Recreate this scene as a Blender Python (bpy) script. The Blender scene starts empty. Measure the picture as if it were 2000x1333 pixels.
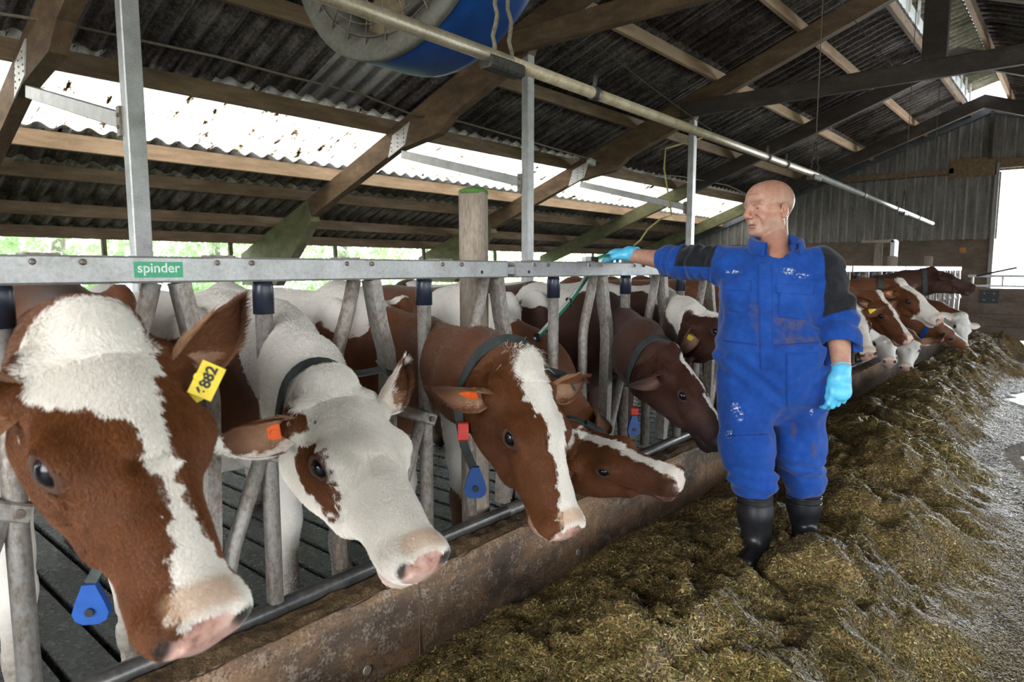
import bpy, math, random
import numpy as np
from mathutils import Vector, Matrix

# ---------------------------------------------------------------- camera, sky, exposure
scene = bpy.context.scene
COL = scene.collection
F_PX, CAM_Z = 1300.0, 1.45
YAW = math.atan(1110.0 / F_PX)
PITCH = math.atan(141.5 / F_PX)
CAM = np.array([2.0, 0.0, CAM_Z])
_s, _c = math.sin(YAW), math.cos(YAW)
FH = np.array([-_s, _c, 0.0]); RIGHT = np.array([_c, _s, 0.0]); ZUP = np.array([0, 0, 1.0])
FWD = math.cos(PITCH) * FH - math.sin(PITCH) * ZUP
UP = math.cos(PITCH) * ZUP + math.sin(PITCH) * FH
cam_data = bpy.data.cameras.new('camera')
cam_data.sensor_width = 36.0
cam_data.sensor_fit = 'HORIZONTAL'
cam_data.lens = F_PX / 2000.0 * 36.0
cam_data.clip_start = 0.05
cam_data.clip_end = 300
cam_data.dof.use_dof = True
cam_data.dof.focus_distance = 3.1
cam_data.dof.aperture_fstop = 4.5
cam = bpy.data.objects.new('camera', cam_data)
COL.objects.link(cam)
cam.matrix_world = Matrix(((RIGHT[0], UP[0], -FWD[0], CAM[0]), (RIGHT[1], UP[1], -FWD[1], CAM[1]),
                           (RIGHT[2], UP[2], -FWD[2], CAM[2]), (0, 0, 0, 1)))
scene.camera = cam

scene.view_settings.view_transform = 'Standard'
scene.view_settings.look = 'None'
scene.view_settings.gamma = 1.0
scene.view_settings.use_curve_mapping = False
scene.view_settings.exposure = 1.4

world = bpy.data.worlds.new('overcast_sky')
scene.world = world
world.use_nodes = True
wn = world.node_tree.nodes; wl = world.node_tree.links
wn.clear()
w_out = wn.new('ShaderNodeOutputWorld'); w_bg = wn.new('ShaderNodeBackground')
w_tc = wn.new('ShaderNodeTexCoord'); w_sep = wn.new('ShaderNodeSeparateXYZ'); w_ramp = wn.new('ShaderNodeValToRGB')
wl.new(w_tc.outputs['Generated'], w_sep.inputs[0]); wl.new(w_sep.outputs['Z'], w_ramp.inputs[0])
w_ramp.color_ramp.elements[0].position = 0.0; w_ramp.color_ramp.elements[0].color = (0.86, 0.93, 1.0, 1)
w_ramp.color_ramp.elements[1].position = 0.7; w_ramp.color_ramp.elements[1].color = (0.78, 0.88, 1.0, 1)
wl.new(w_ramp.outputs[0], w_bg.inputs['Color'])
w_bg.inputs['Strength'].default_value = 3.2
wl.new(w_bg.outputs[0], w_out.inputs[0])

def area_light(name, loc, target, sx, sy, power, color=(1, 1, 1)):
    l = bpy.data.lights.new(name, 'AREA'); l.shape = 'RECTANGLE'; l.size = sx; l.size_y = sy
    l.energy = power; l.color = color
    o = bpy.data.objects.new(name, l); COL.objects.link(o)
    o.location = loc
    d = Vector(target) - Vector(loc)
    o.rotation_euler = d.to_track_quat('-Z', 'Y').to_euler()
    return o
# area lamps standing in for daylight from unseen openings right of and behind the photographer
area_light('standin_daylight_side', (7.5, 1.5, 3.2), (0.4, 2.6, 0.9), 7.0, 3.0, 95, (1.0, 0.97, 0.93))
area_light('standin_daylight_end', (1.6, -5.6, 2.6), (0.2, 2.8, 1.0), 4.5, 3.0, 130, (1.0, 0.97, 0.94))
area_light('daylight_far_door', (2.2, 22.6, 2.2), (1.0, 4.0, 0.4), 4.0, 3.4, 420, (0.95, 0.98, 1.0))

# ---------------------------------------------------------------- helpers
rng = np.random.default_rng(7)
random.seed(7)

def cam_ray(px, py):
    return FWD + RIGHT * (px - 1000) / F_PX + UP * (666.5 - py) / F_PX
def at_depth(px, py, d):
    return CAM + cam_ray(px, py) * d

_hash = np.random.default_rng(11).random(65536).astype(np.float32)
def _h3(i, j, k):
    return _hash[(i * 73856093 ^ j * 19349663 ^ k * 83492791) & 65535]
def vnoise(x, y, z=None, s=1.0, seed=0):
    x = np.asarray(x, dtype=np.float64) / s; y = np.asarray(y, dtype=np.float64) / s
    z = np.zeros_like(x) if z is None else np.asarray(z, dtype=np.float64) / s
    z = z + seed * 17.31
    xi, yi, zi = np.floor(x).astype(np.int64), np.floor(y).astype(np.int64), np.floor(z).astype(np.int64)
    fx, fy, fz = x - xi, y - yi, z - zi
    fx = fx * fx * (3 - 2 * fx); fy = fy * fy * (3 - 2 * fy); fz = fz * fz * (3 - 2 * fz)
    r = 0
    for a in (0, 1):
        for b in (0, 1):
            for c in (0, 1):
                w = (fx if a else 1 - fx) * (fy if b else 1 - fy) * (fz if c else 1 - fz)
                r = r + w * _h3(xi + a, yi + b, zi + c)
    return r * 2 - 1
def fbm(x, y, z=None, s=1.0, seed=0, n=4):
    r = 0; a = 1.0
    for i in range(n):
        r = r + a * vnoise(x, y, z, s, seed + i * 3); s = s / 2.03; a *= 0.5
    return r

def mesh_from(V, Q, name='mesh', smooth=True):
    V = np.asarray(V, dtype=np.float32); Q = np.asarray(Q, dtype=np.int32)
    me = bpy.data.meshes.new(name)
    me.vertices.add(len(V)); me.vertices.foreach_set('co', V.ravel())
    k = Q.shape[1]
    me.loops.add(Q.size); me.loops.foreach_set('vertex_index', Q.ravel())
    me.polygons.add(len(Q)); me.polygons.foreach_set('loop_start', np.arange(len(Q), dtype=np.int32) * k)
    me.polygons.foreach_set('use_smooth', np.full(len(Q), smooth, dtype=bool))
    me.update(calc_edges=True); me.validate()
    return me

def parent_loc(p):
    v = Vector((0, 0, 0))
    while p is not None:
        v += p.location; p = p.parent
    return v

def link(name, me, material=None, parent=None, loc=None, in_world=True):
    """link a mesh whose vertices are in world space (or local, in_world=False) under a parent"""
    o = bpy.data.objects.new(name, me); COL.objects.link(o)
    if material is not None and (len(me.materials) == 0):
        me.materials.append(material)
    if parent is not None:
        o.parent = parent
        if in_world:
            o.location = -parent_loc(parent)
    if loc is not None:
        o.location = loc
    return o

def tag(o, label, cat, group=None, kind=None):
    if label: o['label'] = label
    if cat: o['category'] = cat
    if group: o['group'] = group
    if kind: o['kind'] = kind
    return o

def thing(name, label, cat, loc=(0, 0, 0), group=None, kind=None):
    o = bpy.data.objects.new(name, None); COL.objects.link(o); o.location = loc
    o.empty_display_size = 0.1
    return tag(o, label, cat, group, kind)

class MB:
    """collects boxes, bars and tubes (world space) and links them as one mesh object"""
    def __init__(self): self.v = []; self.f = []; self.sm = []
    def add(self, vs, fs, smooth=False):
        b = len(self.v); self.v += [tuple(map(float, p)) for p in vs]
        self.f += [tuple(i + b for i in f) for f in fs]; self.sm += [smooth] * len(fs)
        return self
    def box(self, lo, hi, bev=0.0):
        lo = np.array(lo, float); hi = np.array(hi, float); c = (lo + hi) / 2
        return self.obox(c, np.eye(3), (hi - lo) / 2, bev)
    def obox(self, c, R, h, bev=0.0):
        """oriented box: centre, 3x3 columns, half sizes; bev chamfers the four long (x) edges and ends"""
        c = np.array(c, float); R = np.array(R, float); hx, hy, hz = h
        if bev <= 0:
            P = [(sx * hx, sy * hy, sz * hz) for sx in (-1, 1) for sy in (-1, 1) for sz in (-1, 1)]
            Fc = [(0, 1, 3, 2), (4, 6, 7, 5), (0, 4, 5, 1), (2, 3, 7, 6), (0, 2, 6, 4), (1, 5, 7, 3)]
            return self.add([c + R @ np.array(p) for p in P], Fc)
        b = min(bev, hy * .9, hz * .9)
        prof = [(-hy + b, -hz), (hy - b, -hz), (hy, -hz + b), (hy, hz - b), (hy - b, hz), (-hy + b, hz), (-hy, hz - b), (-hy, -hz + b)]
        P = [(-hx, y, z) for y, z in prof] + [(hx, y, z) for y, z in prof]
        Fc = [(i, (i + 1) % 8, 8 + (i + 1) % 8, 8 + i) for i in range(8)] + [tuple(range(7, -1, -1)), tuple(range(8, 16))]
        return self.add([c + R @ np.array(p) for p in P], Fc)
    def bar(self, a, b, w, h, up=(0, 0, 1), bev=0.0):
        """rectangular bar from a to b; w across, h along 'up'"""
        a = np.array(a, float); b = np.array(b, float); x = b - a; L = np.linalg.norm(x); x = x / L
        u = np.array(up, float); z = u - x * (u @ x)
        if np.linalg.norm(z) < 1e-6: z = np.array([1.0, 0, 0]) - x * x[0]
        z /= np.linalg.norm(z); y = np.cross(z, x)
        return self.obox((a + b) / 2, np.c_[x, y, z], (L / 2, w / 2, h / 2), bev)
    def tube(self, pts, r, n=10, caps=True, flat=None):
        """swept tube through pts; r scalar or list; flat=(wscale, up) for rectangular sweep n=4"""
        P = [np.array(p, float) for p in pts]; m = len(P)
        rr = [r] * m if np.isscalar(r) else list(r)
        T = []
        for i in range(m):
            t = P[min(i + 1, m - 1)] - P[max(i - 1, 0)]; T.append(t / (np.linalg.norm(t) + 1e-12))
        u = np.array([0, 0, 1.0]) if abs(T[0][2]) < .9 else np.array([1.0, 0, 0])
        if flat is not None: u = np.array(flat[1], float)
        vs = []
        for i in range(m):
            a = u - T[i] * (u @ T[i]); a /= np.linalg.norm(a); b = np.cross(T[i], a); u = a
            for k in range(n):
                if flat is not None:
                    s = [(1, 1), (-1, 1), (-1, -1), (1, -1)][k]
                    vs.append(P[i] + a * s[0] * rr[i] + b * s[1] * rr[i] * flat[0])
                else:
                    th = 2 * math.pi * k / n
                    vs.append(P[i] + rr[i] * (a * math.cos(th) + b * math.sin(th)))
        fs = []
        for i in range(m - 1):
            for k in range(n):
                fs.append((i * n + k, i * n + (k + 1) % n, (i + 1) * n + (k + 1) % n, (i + 1) * n + k))
        b0 = len(self.v)
        self.add(vs, fs, smooth=flat is None)
        if caps:
            self.f += [tuple(b0 + k for k in range(n - 1, -1, -1)), tuple(b0 + (m - 1) * n + k for k in range(n))]
            self.sm += [False, False]
        return self
    def mesh(self, name='mesh'):
        me = bpy.data.meshes.new(name); me.from_pydata(self.v, [], self.f)
        me.polygons.foreach_set('use_smooth', self.sm); me.update()
        return me
    def build(self, name, material, parent=None):
        return link(name, self.mesh(name), material, parent)

# ---------------------------------------------------------------- materials
MATS = {}
def new_mat(name):
    m = bpy.data.materials.new(name); m.use_nodes = True
    nt = m.node_tree; b = nt.nodes['Principled BSDF']
    MATS[name] = m
    return m, nt, b
def N(nt, kind, **kw):
    n = nt.nodes.new('ShaderNode' + kind)
    for k, v in kw.items():
        if k in n.inputs: n.inputs[k].default_value = v
        else: setattr(n, k, v)
    return n
def coords(nt, scale=(1, 1, 1), kind='Object', rot=(0, 0, 0)):
    t = N(nt, 'TexCoord'); mp = N(nt, 'Mapping'); mp.inputs['Scale'].default_value = scale; mp.inputs['Rotation'].default_value = rot
    nt.links.new(t.outputs[kind], mp.inputs['Vector']); return mp.outputs['Vector']
def world_coords(nt, scale=(1, 1, 1)):
    g = N(nt, 'NewGeometry'); mp = N(nt, 'Mapping'); mp.inputs['Scale'].default_value = scale
    nt.links.new(g.outputs['Position'], mp.inputs['Vector']); return mp.outputs['Vector']
def noise(nt, vec, scale, detail=4, rough=.6, dist=0.0):
    n = N(nt, 'TexNoise'); n.inputs['Scale'].default_value = scale; n.inputs['Detail'].default_value = detail
    n.inputs['Roughness'].default_value = rough; n.inputs['Distortion'].default_value = dist
    nt.links.new(vec, n.inputs['Vector']); return n.outputs[0]
def ramp(nt, fac, stops):
    r = N(nt, 'ValToRGB'); e = r.color_ramp.elements
    while len(e) < len(stops): e.new(.5)
    for el, (p, c) in zip(e, stops):
        el.position = p; el.color = (*c, 1) if len(c) == 3 else c
    nt.links.new(fac, r.inputs[0]); return r.outputs[0]
def mixc(nt, fac, a, b, mode='MIX'):
    m = N(nt, 'Mix', data_type='RGBA', blend_type=mode)
    for s, v in ((m.inputs[0], fac), (m.inputs[6], a), (m.inputs[7], b)):
        if isinstance(v, bpy.types.NodeSocket): nt.links.new(v, s)
        elif isinstance(v, (int, float)): s.default_value = v
        else: s.default_value = (*v, 1) if len(v) == 3 else v
    return m.outputs[2]
def math_(nt, op, a, b=0.0, c=0.0, clamp=False):
    m = N(nt, 'Math', operation=op, use_clamp=clamp)
    for s, v in zip(m.inputs, (a, b, c)):
        if isinstance(v, bpy.types.NodeSocket): nt.links.new(v, s)
        else: s.default_value = v
    return m.outputs[0]
def bump(nt, b, height, strength=.3, dist=.01):
    n = N(nt, 'Bump'); n.inputs['Strength'].default_value = strength; n.inputs['Distance'].default_value = dist
    nt.links.new(height, n.inputs['Height']); nt.links.new(n.outputs[0], b.inputs['Normal'])
def patchy(name, stops, scale=6, stretch=(1, 1, 1), rough=.8, fine=40, finestr=.35, bumpst=.3, bumpd=.005, metal=0.0, wc=True, spec=.3, detail=6):
    """two noise octaves through a colour ramp: the workhorse for wood, rust, concrete"""
    m, nt, b = new_mat(name)
    v = world_coords(nt, stretch) if wc else coords(nt, stretch)
    n1 = noise(nt, v, scale, detail, .65); n2 = noise(nt, v, fine, 4, .7)
    f = math_(nt, 'ADD', math_(nt, 'MULTIPLY', n1, 1 - finestr), math_(nt, 'MULTIPLY', n2, finestr))
    nt.links.new(ramp(nt, f, stops), b.inputs['Base Color'])
    b.inputs['Roughness'].default_value = rough; b.inputs['Metallic'].default_value = metal
    b.inputs['Specular IOR Level'].default_value = spec
    bump(nt, b, f, bumpst, bumpd)
    return m
def plain(name, col, rough=.5, metal=0.0, spec=.5, var=.15, scale=30, bumpst=.05):
    m, nt, b = new_mat(name)
    v = world_coords(nt); n1 = noise(nt, v, scale, 4)
    lo = tuple(x * (1 - var) for x in col); hi = tuple(min(1, x * (1 + var)) for x in col)
    nt.links.new(ramp(nt, n1, [(.3, lo), (.7, hi)]), b.inputs['Base Color'])
    b.inputs['Roughness'].default_value = rough; b.inputs['Metallic'].default_value = metal
    b.inputs['Specular IOR Level'].default_value = spec
    bump(nt, b, n1, bumpst, .002)
    return m

M_TIMBER_LIT = patchy('lit_timber', [(.25, (.22, .13, .075)), (.5, (.46, .31, .20)), (.75, (.62, .46, .32))], 3, (4, .6, 4), fine=60)  # paler copy of the purlin timber, with the skylight's brightness put into its colour
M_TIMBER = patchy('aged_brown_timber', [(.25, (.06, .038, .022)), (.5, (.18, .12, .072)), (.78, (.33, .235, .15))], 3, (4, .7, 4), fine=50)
M_RAFTER = patchy('laminated_timber', [(.28, (.04, .025, .014)), (.5, (.125, .078, .044)), (.75, (.26, .17, .10))], 2.2, (1.2, 3, 3), fine=40)
M_MOSSY = patchy('green_stained_timber', [(.25, (.04, .045, .022)), (.5, (.13, .125, .065)), (.78, (.26, .22, .12))], 3, (1.5, 2, 2), fine=30)
M_DARKWOOD = patchy('dark_grey_timber', [(.25, (.02, .017, .015)), (.55, (.065, .05, .042)), (.8, (.14, .11, .095))], 3, (1, 2, 2), fine=40)
M_GALV = patchy('galvanised_steel', [(.25, (.23, .215, .195)), (.5, (.42, .415, .405)), (.75, (.58, .585, .59))], 7, (1, 1, 1), rough=.48, fine=90, finestr=.45, bumpst=.08, metal=.55, spec=.5)
M_GALV_DIRTY = patchy('dirty_galvanised_steel', [(.30, (.07, .048, .030)), (.44, (.20, .16, .125)), (.56, (.33, .305, .28)), (.8, (.50, .49, .48))], 4, (1, 1, .6), rough=.55, fine=70, finestr=.5, bumpst=.1, metal=.3, spec=.5)
M_PIPE_STEEL = patchy('worn_dark_steel', [(.3, (.05, .047, .045)), (.5, (.13, .125, .12)), (.7, (.28, .25, .22))], 6, (1, 1, 1), rough=.38, fine=50, finestr=.4, bumpst=.06, metal=.6, spec=.5)
M_PIPE_OVER = patchy('dusty_overhead_pipe', [(.3, (.14, .11, .065)), (.5, (.36, .30, .20)), (.7, (.52, .47, .37))], 9, (1, 1, 1), rough=.5, fine=120, finestr=.5, bumpst=.15, metal=.25)
M_CAP = plain('blue_black_plastic', (.018, .022, .038), .35, spec=.5)
M_BOLT = patchy('rusty_bolt', [(.3, (.06, .04, .03)), (.6, (.22, .18, .15)), (.8, (.35, .32, .3))], 30, rough=.5, metal=.4)
M_WOODPOST = patchy('weathered_post_wood', [(.3, (.09, .06, .04)), (.48, (.27, .215, .165)), (.7, (.42, .37, .31))], 6, (2, 2, .5), fine=45, finestr=.5, bumpst=.5)
M_MOSS = plain('green_moss', (.07, .16, .03), .9)
M_PLATE = patchy('nail_plate', [(.3, (.40, .38, .35)), (.7, (.66, .65, .62))], 20, rough=.5, metal=.3)
M_ROPE = patchy('dusty_rope', [(.3, (.06, .048, .032)), (.7, (.22, .19, .14))], 60, rough=.9)
M_BLACKCHAIN = patchy('grimy_chain', [(.3, (.015, .014, .012)), (.7, (.09, .08, .07))], 60, rough=.6, metal=.3)
M_FANBLUE = plain('blue_fan_paint', (.004, .045, .20), .42, var=.25, scale=8)
M_FANGREY = patchy('dusty_fan_rim', [(.3, (.05, .045, .03)), (.55, (.12, .115, .095)), (.8, (.19, .20, .195))], 6, rough=.6)
M_FANDUST = patchy('dusty_fan_inside', [(.3, (.07, .05, .025)), (.7, (.22, .17, .095))], 9, rough=.9)
M_WHITEPL = plain('white_plastic', (.55, .55, .53), .5)
M_GREENPL = plain('green_plastic_rope', (.01, .20, .10), .45, spec=.5)
M_STICKER = patchy('green_sticker', [(.3, (.10, .42, .24)), (.55, (.07, .36, .19)), (.75, (.25, .55, .40))], 60, rough=.5)
M_STICKTEXT = patchy('white_sticker_print', [(.3, (.55, .70, .62)), (.6, (.80, .86, .84))], 80, rough=.5)
M_PALELABEL = plain('pale_label', (.62, .68, .76), .5)
M_BLACK = plain('black_plastic', (.012, .012, .013), .5)

def corrugated(name, stops, rough=.9):
    m, nt, b = new_mat(name)
    v = world_coords(nt)
    n1 = noise(nt, v, 2.2, 6, .7); n2 = noise(nt, v, 26, 5, .75)
    n3 = noise(nt, world_coords(nt, (.7, 9, .7)), 3.0, 4, .7)
    f = math_(nt, 'ADD', math_(nt, 'MULTIPLY', n1, .35), math_(nt, 'ADD', math_(nt, 'MULTIPLY', n2, .35), math_(nt, 'MULTIPLY', n3, .30)))
    nt.links.new(ramp(nt, f, stops), b.inputs['Base Color'])
    b.inputs['Roughness'].default_value = rough; b.inputs['Specular IOR Level'].default_value = .2
    bump(nt, b, n2, .4, .004)
    return m
M_ROOF = corrugated('fibre_cement_roof', [(.36, (.013, .010, .010)), (.47, (.065, .052, .048)), (.58, (.20, .175, .165)), (.72, (.36, .33, .31))])
M_ROOF_LOW = corrugated('mossy_fibre_cement', [(.36, (.03, .025, .018)), (.48, (.14, .12, .09)), (.60, (.32, .295, .245)), (.75, (.46, .45, .39))])
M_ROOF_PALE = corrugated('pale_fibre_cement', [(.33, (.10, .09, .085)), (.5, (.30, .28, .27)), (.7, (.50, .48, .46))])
# translucent roof sheet: lets skylight through, dirt near its lower end
m, nt, b = new_mat('translucent_roof_sheet')
tr = N(nt, 'BsdfTranslucent'); mixs = N(nt, 'MixShader'); out = nt.nodes['Material Output']
v = world_coords(nt, (1.6, 5, 1))
dirt = ramp(nt, noise(nt, v, 2.2, 6, .7), [(.345, (.025, .014, .007)), (.38, (.10, .06, .03)), (.41, (.75, .66, .52)), (.45, (.92, .88, .82)), (1, (.97, .95, .92))])
nt.links.new(dirt, tr.inputs['Color']); nt.links.new(dirt, b.inputs['Base Color']); b.inputs['Roughness'].default_value = .5
mixs.inputs[0].default_value = .82
nt.links.new(b.outputs[0], mixs.inputs[1]); nt.links.new(tr.outputs[0], mixs.inputs[2]); nt.links.new(mixs.outputs[0], out.inputs['Surface'])
M_SKYLIGHT = m

M_PLANK = patchy('grey_weathered_planks', [(.3, (.05, .043, .04)), (.48, (.16, .145, .135)), (.62, (.27, .25, .235)), (.8, (.38, .36, .345))], 2.6, (3, 3, .5), fine=30, finestr=.45, bumpst=.3)
M_BATTEN = patchy('pale_weathered_battens', [(.3, (.10, .09, .08)), (.5, (.24, .225, .21)), (.75, (.42, .40, .38))], 3, (3, 3, .5), fine=30, finestr=.45)
M_DADO = patchy('brown_stained_wall', [(.3, (.05, .035, .026)), (.5, (.13, .095, .07)), (.75, (.22, .17, .13))], 1.4, (1, 1, 2.2), fine=18)
M_STEELBLUE = patchy('blue_grey_beam', [(.3, (.06, .065, .07)), (.7, (.17, .185, .20))], 4, rough=.6)

def kerb_mat():
    m, nt, b = new_mat('stained_concrete_kerb')
    v = world_coords(nt)
    big = noise(nt, world_coords(nt, (1, .8, 1.7)), 2.3, 5, .62, .4)
    mid = noise(nt, v, 16, 6, .75); fin = noise(nt, v, 95, 3, .7)
    base = ramp(nt, big, [(.32, (.045, .034, .028)), (.46, (.13, .088, .058)), (.58, (.26, .155, .085)), (.75, (.33, .22, .14))])
    sp = ramp(nt, math_(nt, 'ADD', math_(nt, 'MULTIPLY', mid, .6), math_(nt, 'MULTIPLY', fin, .4)), [(.52, (0, 0, 0)), (.60, (1, 1, 1))])
    c1 = mixc(nt, math_(nt, 'MULTIPLY', sp, .55), base, (.44, .37, .29))
    dk = ramp(nt, fin, [(.36, (1, 1, 1)), (.42, (0, 0, 0))])
    c2 = mixc(nt, math_(nt, 'MULTIPLY', dk, .7), c1, (.035, .028, .022))
    nt.links.new(c2, b.inputs['Base Color'])
    r = ramp(nt, big, [(.35, (.5, .5, .5)), (.6, (.85, .85, .85))]); nt.links.new(r, b.inputs['Roughness'])
    b.inputs['Specular IOR Level'].default_value = .3
    bump(nt, b, math_(nt, 'ADD', mid, fin), .35, .004)
    return m
M_KERB = kerb_mat()
M_CRUMB = patchy('feed_crumb_layer', [(.35, (.02, .014, .008)), (.5, (.09, .055, .025)), (.65, (.24, .155, .07))], 40, fine=140, finestr=.5, bumpst=.8, bumpd=.01)
def slat_mat():
    m, nt, b = new_mat('wet_slatted_concrete')
    v = world_coords(nt)
    a = noise(nt, v, 55, 5, .8); big = noise(nt, v, 3, 4)
    nt.links.new(ramp(nt, a, [(.38, (.006, .0055, .005)), (.58, (.030, .026, .023)), (.75, (.09, .082, .074))]), b.inputs['Base Color'])
    nt.links.new(ramp(nt, a, [(.4, (.10, .10, .10)), (.65, (.38, .38, .38))]), b.inputs['Roughness'])
    b.inputs['Specular IOR Level'].default_value = .9
    bump(nt, b, a, .9, .012)
    return m
M_SLAT = slat_mat()
def alley_mat():
    m, nt, b = new_mat('wet_alley_concrete')
    v = world_coords(nt)
    a = noise(nt, v, 30, 6, .75); big = noise(nt, v, 1.6, 5, .6); f2 = noise(nt, v, 140, 3, .7)
    base = ramp(nt, big, [(.3, (.10, .085, .07)), (.7, (.26, .235, .205))])
    c = mixc(nt, ramp(nt, math_(nt, 'ADD', math_(nt, 'MULTIPLY', a, .5), math_(nt, 'MULTIPLY', f2, .5)), [(.42, (1, 1, 1)), (.52, (0, 0, 0))]), base, (.06, .04, .02))
    nt.links.new(c, b.inputs['Base Color'])
    nt.links.new(ramp(nt, a, [(.4, (.36, .36, .36)), (.65, (.65, .65, .65))]), b.inputs['Roughness'])
    bump(nt, b, a, .35, .004)
    return m
M_ALLEY = alley_mat()
# ---------------------------------------------------------------- the setting
FLOOR_Z = -0.12
SL = 0.38
RIDGE_Z = 5.65
def roof_z(x): return RIDGE_Z - SL * abs(x)
COS = 1 / math.sqrt(1 + SL * SL); SIN = SL * COS

def struct(name, me_or_mb, material, label=None):
    o = me_or_mb.build(name, material) if isinstance(me_or_mb, MB) else link(name, me_or_mb, material)
    o['kind'] = 'structure'
    if label: o['label'] = label
    return o
def empty_struct(name, label, loc=(0, 0, 0)):
    o = bpy.data.objects.new(name, None); COL.objects.link(o); o.location = loc
    o['kind'] = 'structure'; o['label'] = label
    return o
def child_copy(src, parent, loc, scale=None, rot=None):
    o = src.copy(); COL.objects.link(o); o.parent = parent
    o.location = Vector(loc) - parent_loc(parent)
    if scale is not None: o.scale = scale
    if rot is not None: o.rotation_euler = rot
    return o
def placed(name, me, material, parent, loc, scale=None, rot=None):
    """mesh in its own local frame, placed in the world at loc under parent"""
    o = link(name, me, material, parent, in_world=False)
    o.location = Vector(loc) - (parent_loc(parent) if parent else Vector((0, 0, 0)))
    if scale is not None: o.scale = scale
    if rot is not None: o.rotation_euler = rot
    return o

# alley floor and the slatted floor the cows stand on
struct('floor_1', MB().box((0.10, -6, -0.30), (14, 24, FLOOR_Z)), M_ALLEY, 'wet concrete floor of the feed alley')
slab = struct('floor_2', MB().box((-12, -6, -0.50), (0.10, 24, -0.30)), M_SLAT, 'wet slatted concrete floor under the cows')
one = MB().box((-4.75, -.0, -.09), (4.75, .155, .09), .0).mesh('slat')
first = None
for i in range(70):
    y = -.6 + i * .19
    if first is None: first = placed('slat', one, M_SLAT, slab, (-4.85, y, FLOOR_Z - .09))
    else: child_copy(first, slab, (-4.85, y, FLOOR_Z - .09))
MBk = MB().box((-12, 12.75, -0.30), (0.0, 24, FLOOR_Z)); MBk.box((-12, -6, -.3), (0, -.6, FLOOR_Z))
MBk.build('plain_slab', M_SLAT, slab)
struct('ground_outside', MB().box((-60, -30, -.7), (60, 70, -.51)), patchy('outside_ground', [(.3, (.10, .16, .05)), (.7, (.22, .30, .12))], .6), 'ground outside the barn')

# kerb of the feed fence: concrete wall with a crumb covered top
KERB_TOP = 0.275
kerb = struct('trim_1', MB().obox((0.05, 9, (KERB_TOP - .32) / 2), np.eye(3), (.0, .0, .0)) and
              MB().bar((.03, -2, (KERB_TOP - .32) / 2), (.03, 17.4, (KERB_TOP - .32) / 2), .23, KERB_TOP + .32, bev=.018), M_KERB, 'stained concrete kerb below the feed fence')
cm_v, cm_q = [], []
ny, nx = 420, 7
ys = np.linspace(-.6, 9, ny); xs = np.linspace(.035, .138, nx)
X, Y = np.meshgrid(xs, ys)
Z = KERB_TOP + .004 + .010 * (fbm(X, Y, None, .06, 3, 3)) + .012 * (X < .12)
Vc = np.c_[X.ravel(), Y.ravel(), Z.ravel()]
idx = np.arange(ny * nx).reshape(ny, nx)
Qc = np.c_[idx[:-1, :-1].ravel(), idx[:-1, 1:].ravel(), idx[1:, 1:].ravel(), idx[1:, :-1].ravel()]
o = link('feed_crumbs', mesh_from(Vc, Qc, 'feed_crumbs'), M_CRUMB, kerb); o['kind'] = 'stuff'
# round plugs cast in the kerb face
for px, py in ((717, 1310), (1129, 1079)):
    r = cam_ray(px, py); k = (.146 - CAM[0]) / r[0]; p = CAM + k * r
    MB().tube([p - np.array([.01, 0, 0]), p + np.array([.004, 0, 0])], .017, 14).build('kerb_plug', plain('grey_plug', (.30, .27, .22), .6) if 'grey_plug' not in MATS else MATS['grey_plug'], kerb)
# vertical joints in the kerb face
for y in (1.62, 4.2, 6.8):
    MB().box((.143, y, -.2), (.1475, y + .006, KERB_TOP - .02)).build('joint', M_DADO, kerb)

# ---- roof: corrugated sheets on purlins
roof = empty_struct('ceiling', 'corrugated fibre cement barn roof on timber purlins', (0, 0, RIDGE_Z))
PER = .25
def sheet_mesh(length, amp=.034, waves=4, per=10, thick=.008):
    n = waves * per + 1 + 3
    y = np.arange(n) / per * PER
    zc = amp * np.cos(2 * np.pi * y / PER)
    V = []
    for z0 in (0, thick):
        for x in (0, length):
            V += [(x, yy, zz + z0) for yy, zz in zip(y, zc)]
    f = []
    for i in range(n - 1):
        a, b, c2, d = i, n + i, 2 * n + i, 3 * n + i
        f += [(a, b, b + 1, a + 1), (c2, c2 + 1, d + 1, d), (a, a + 1, c2 + 1, c2), (b, d, d + 1, b + 1)]
    f += [(0, 2 * n, 3 * n, n), (n - 1, 2 * n - 1, 4 * n - 1, 3 * n - 1)]
    me = mesh_from(V, f, 'roof_sheet')
    me.polygons.foreach_set('use_smooth', [True] * len(f)); me.update()
    return me
SHEET_W = 4 * PER
Y0_ROOF, N_COL = -6.4, 28
rows_left = [(-.42, -2.75, 'roof_sheet', M_ROOF), (-2.60, -4.20, 'roof_sheet', M_ROOF), (-4.05, -5.60, 'roof_sheet', M_ROOF), (-5.45, -7.02, 'skylight_sheet', M_SKYLIGHT),
             (-6.86, -7.72, 'roof_sheet', M_ROOF_LOW), (-7.58, -8.72, 'roof_sheet', M_ROOF_LOW), (-8.58, -9.75, 'roof_sheet', M_ROOF_LOW)]
light_me = {}
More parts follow.
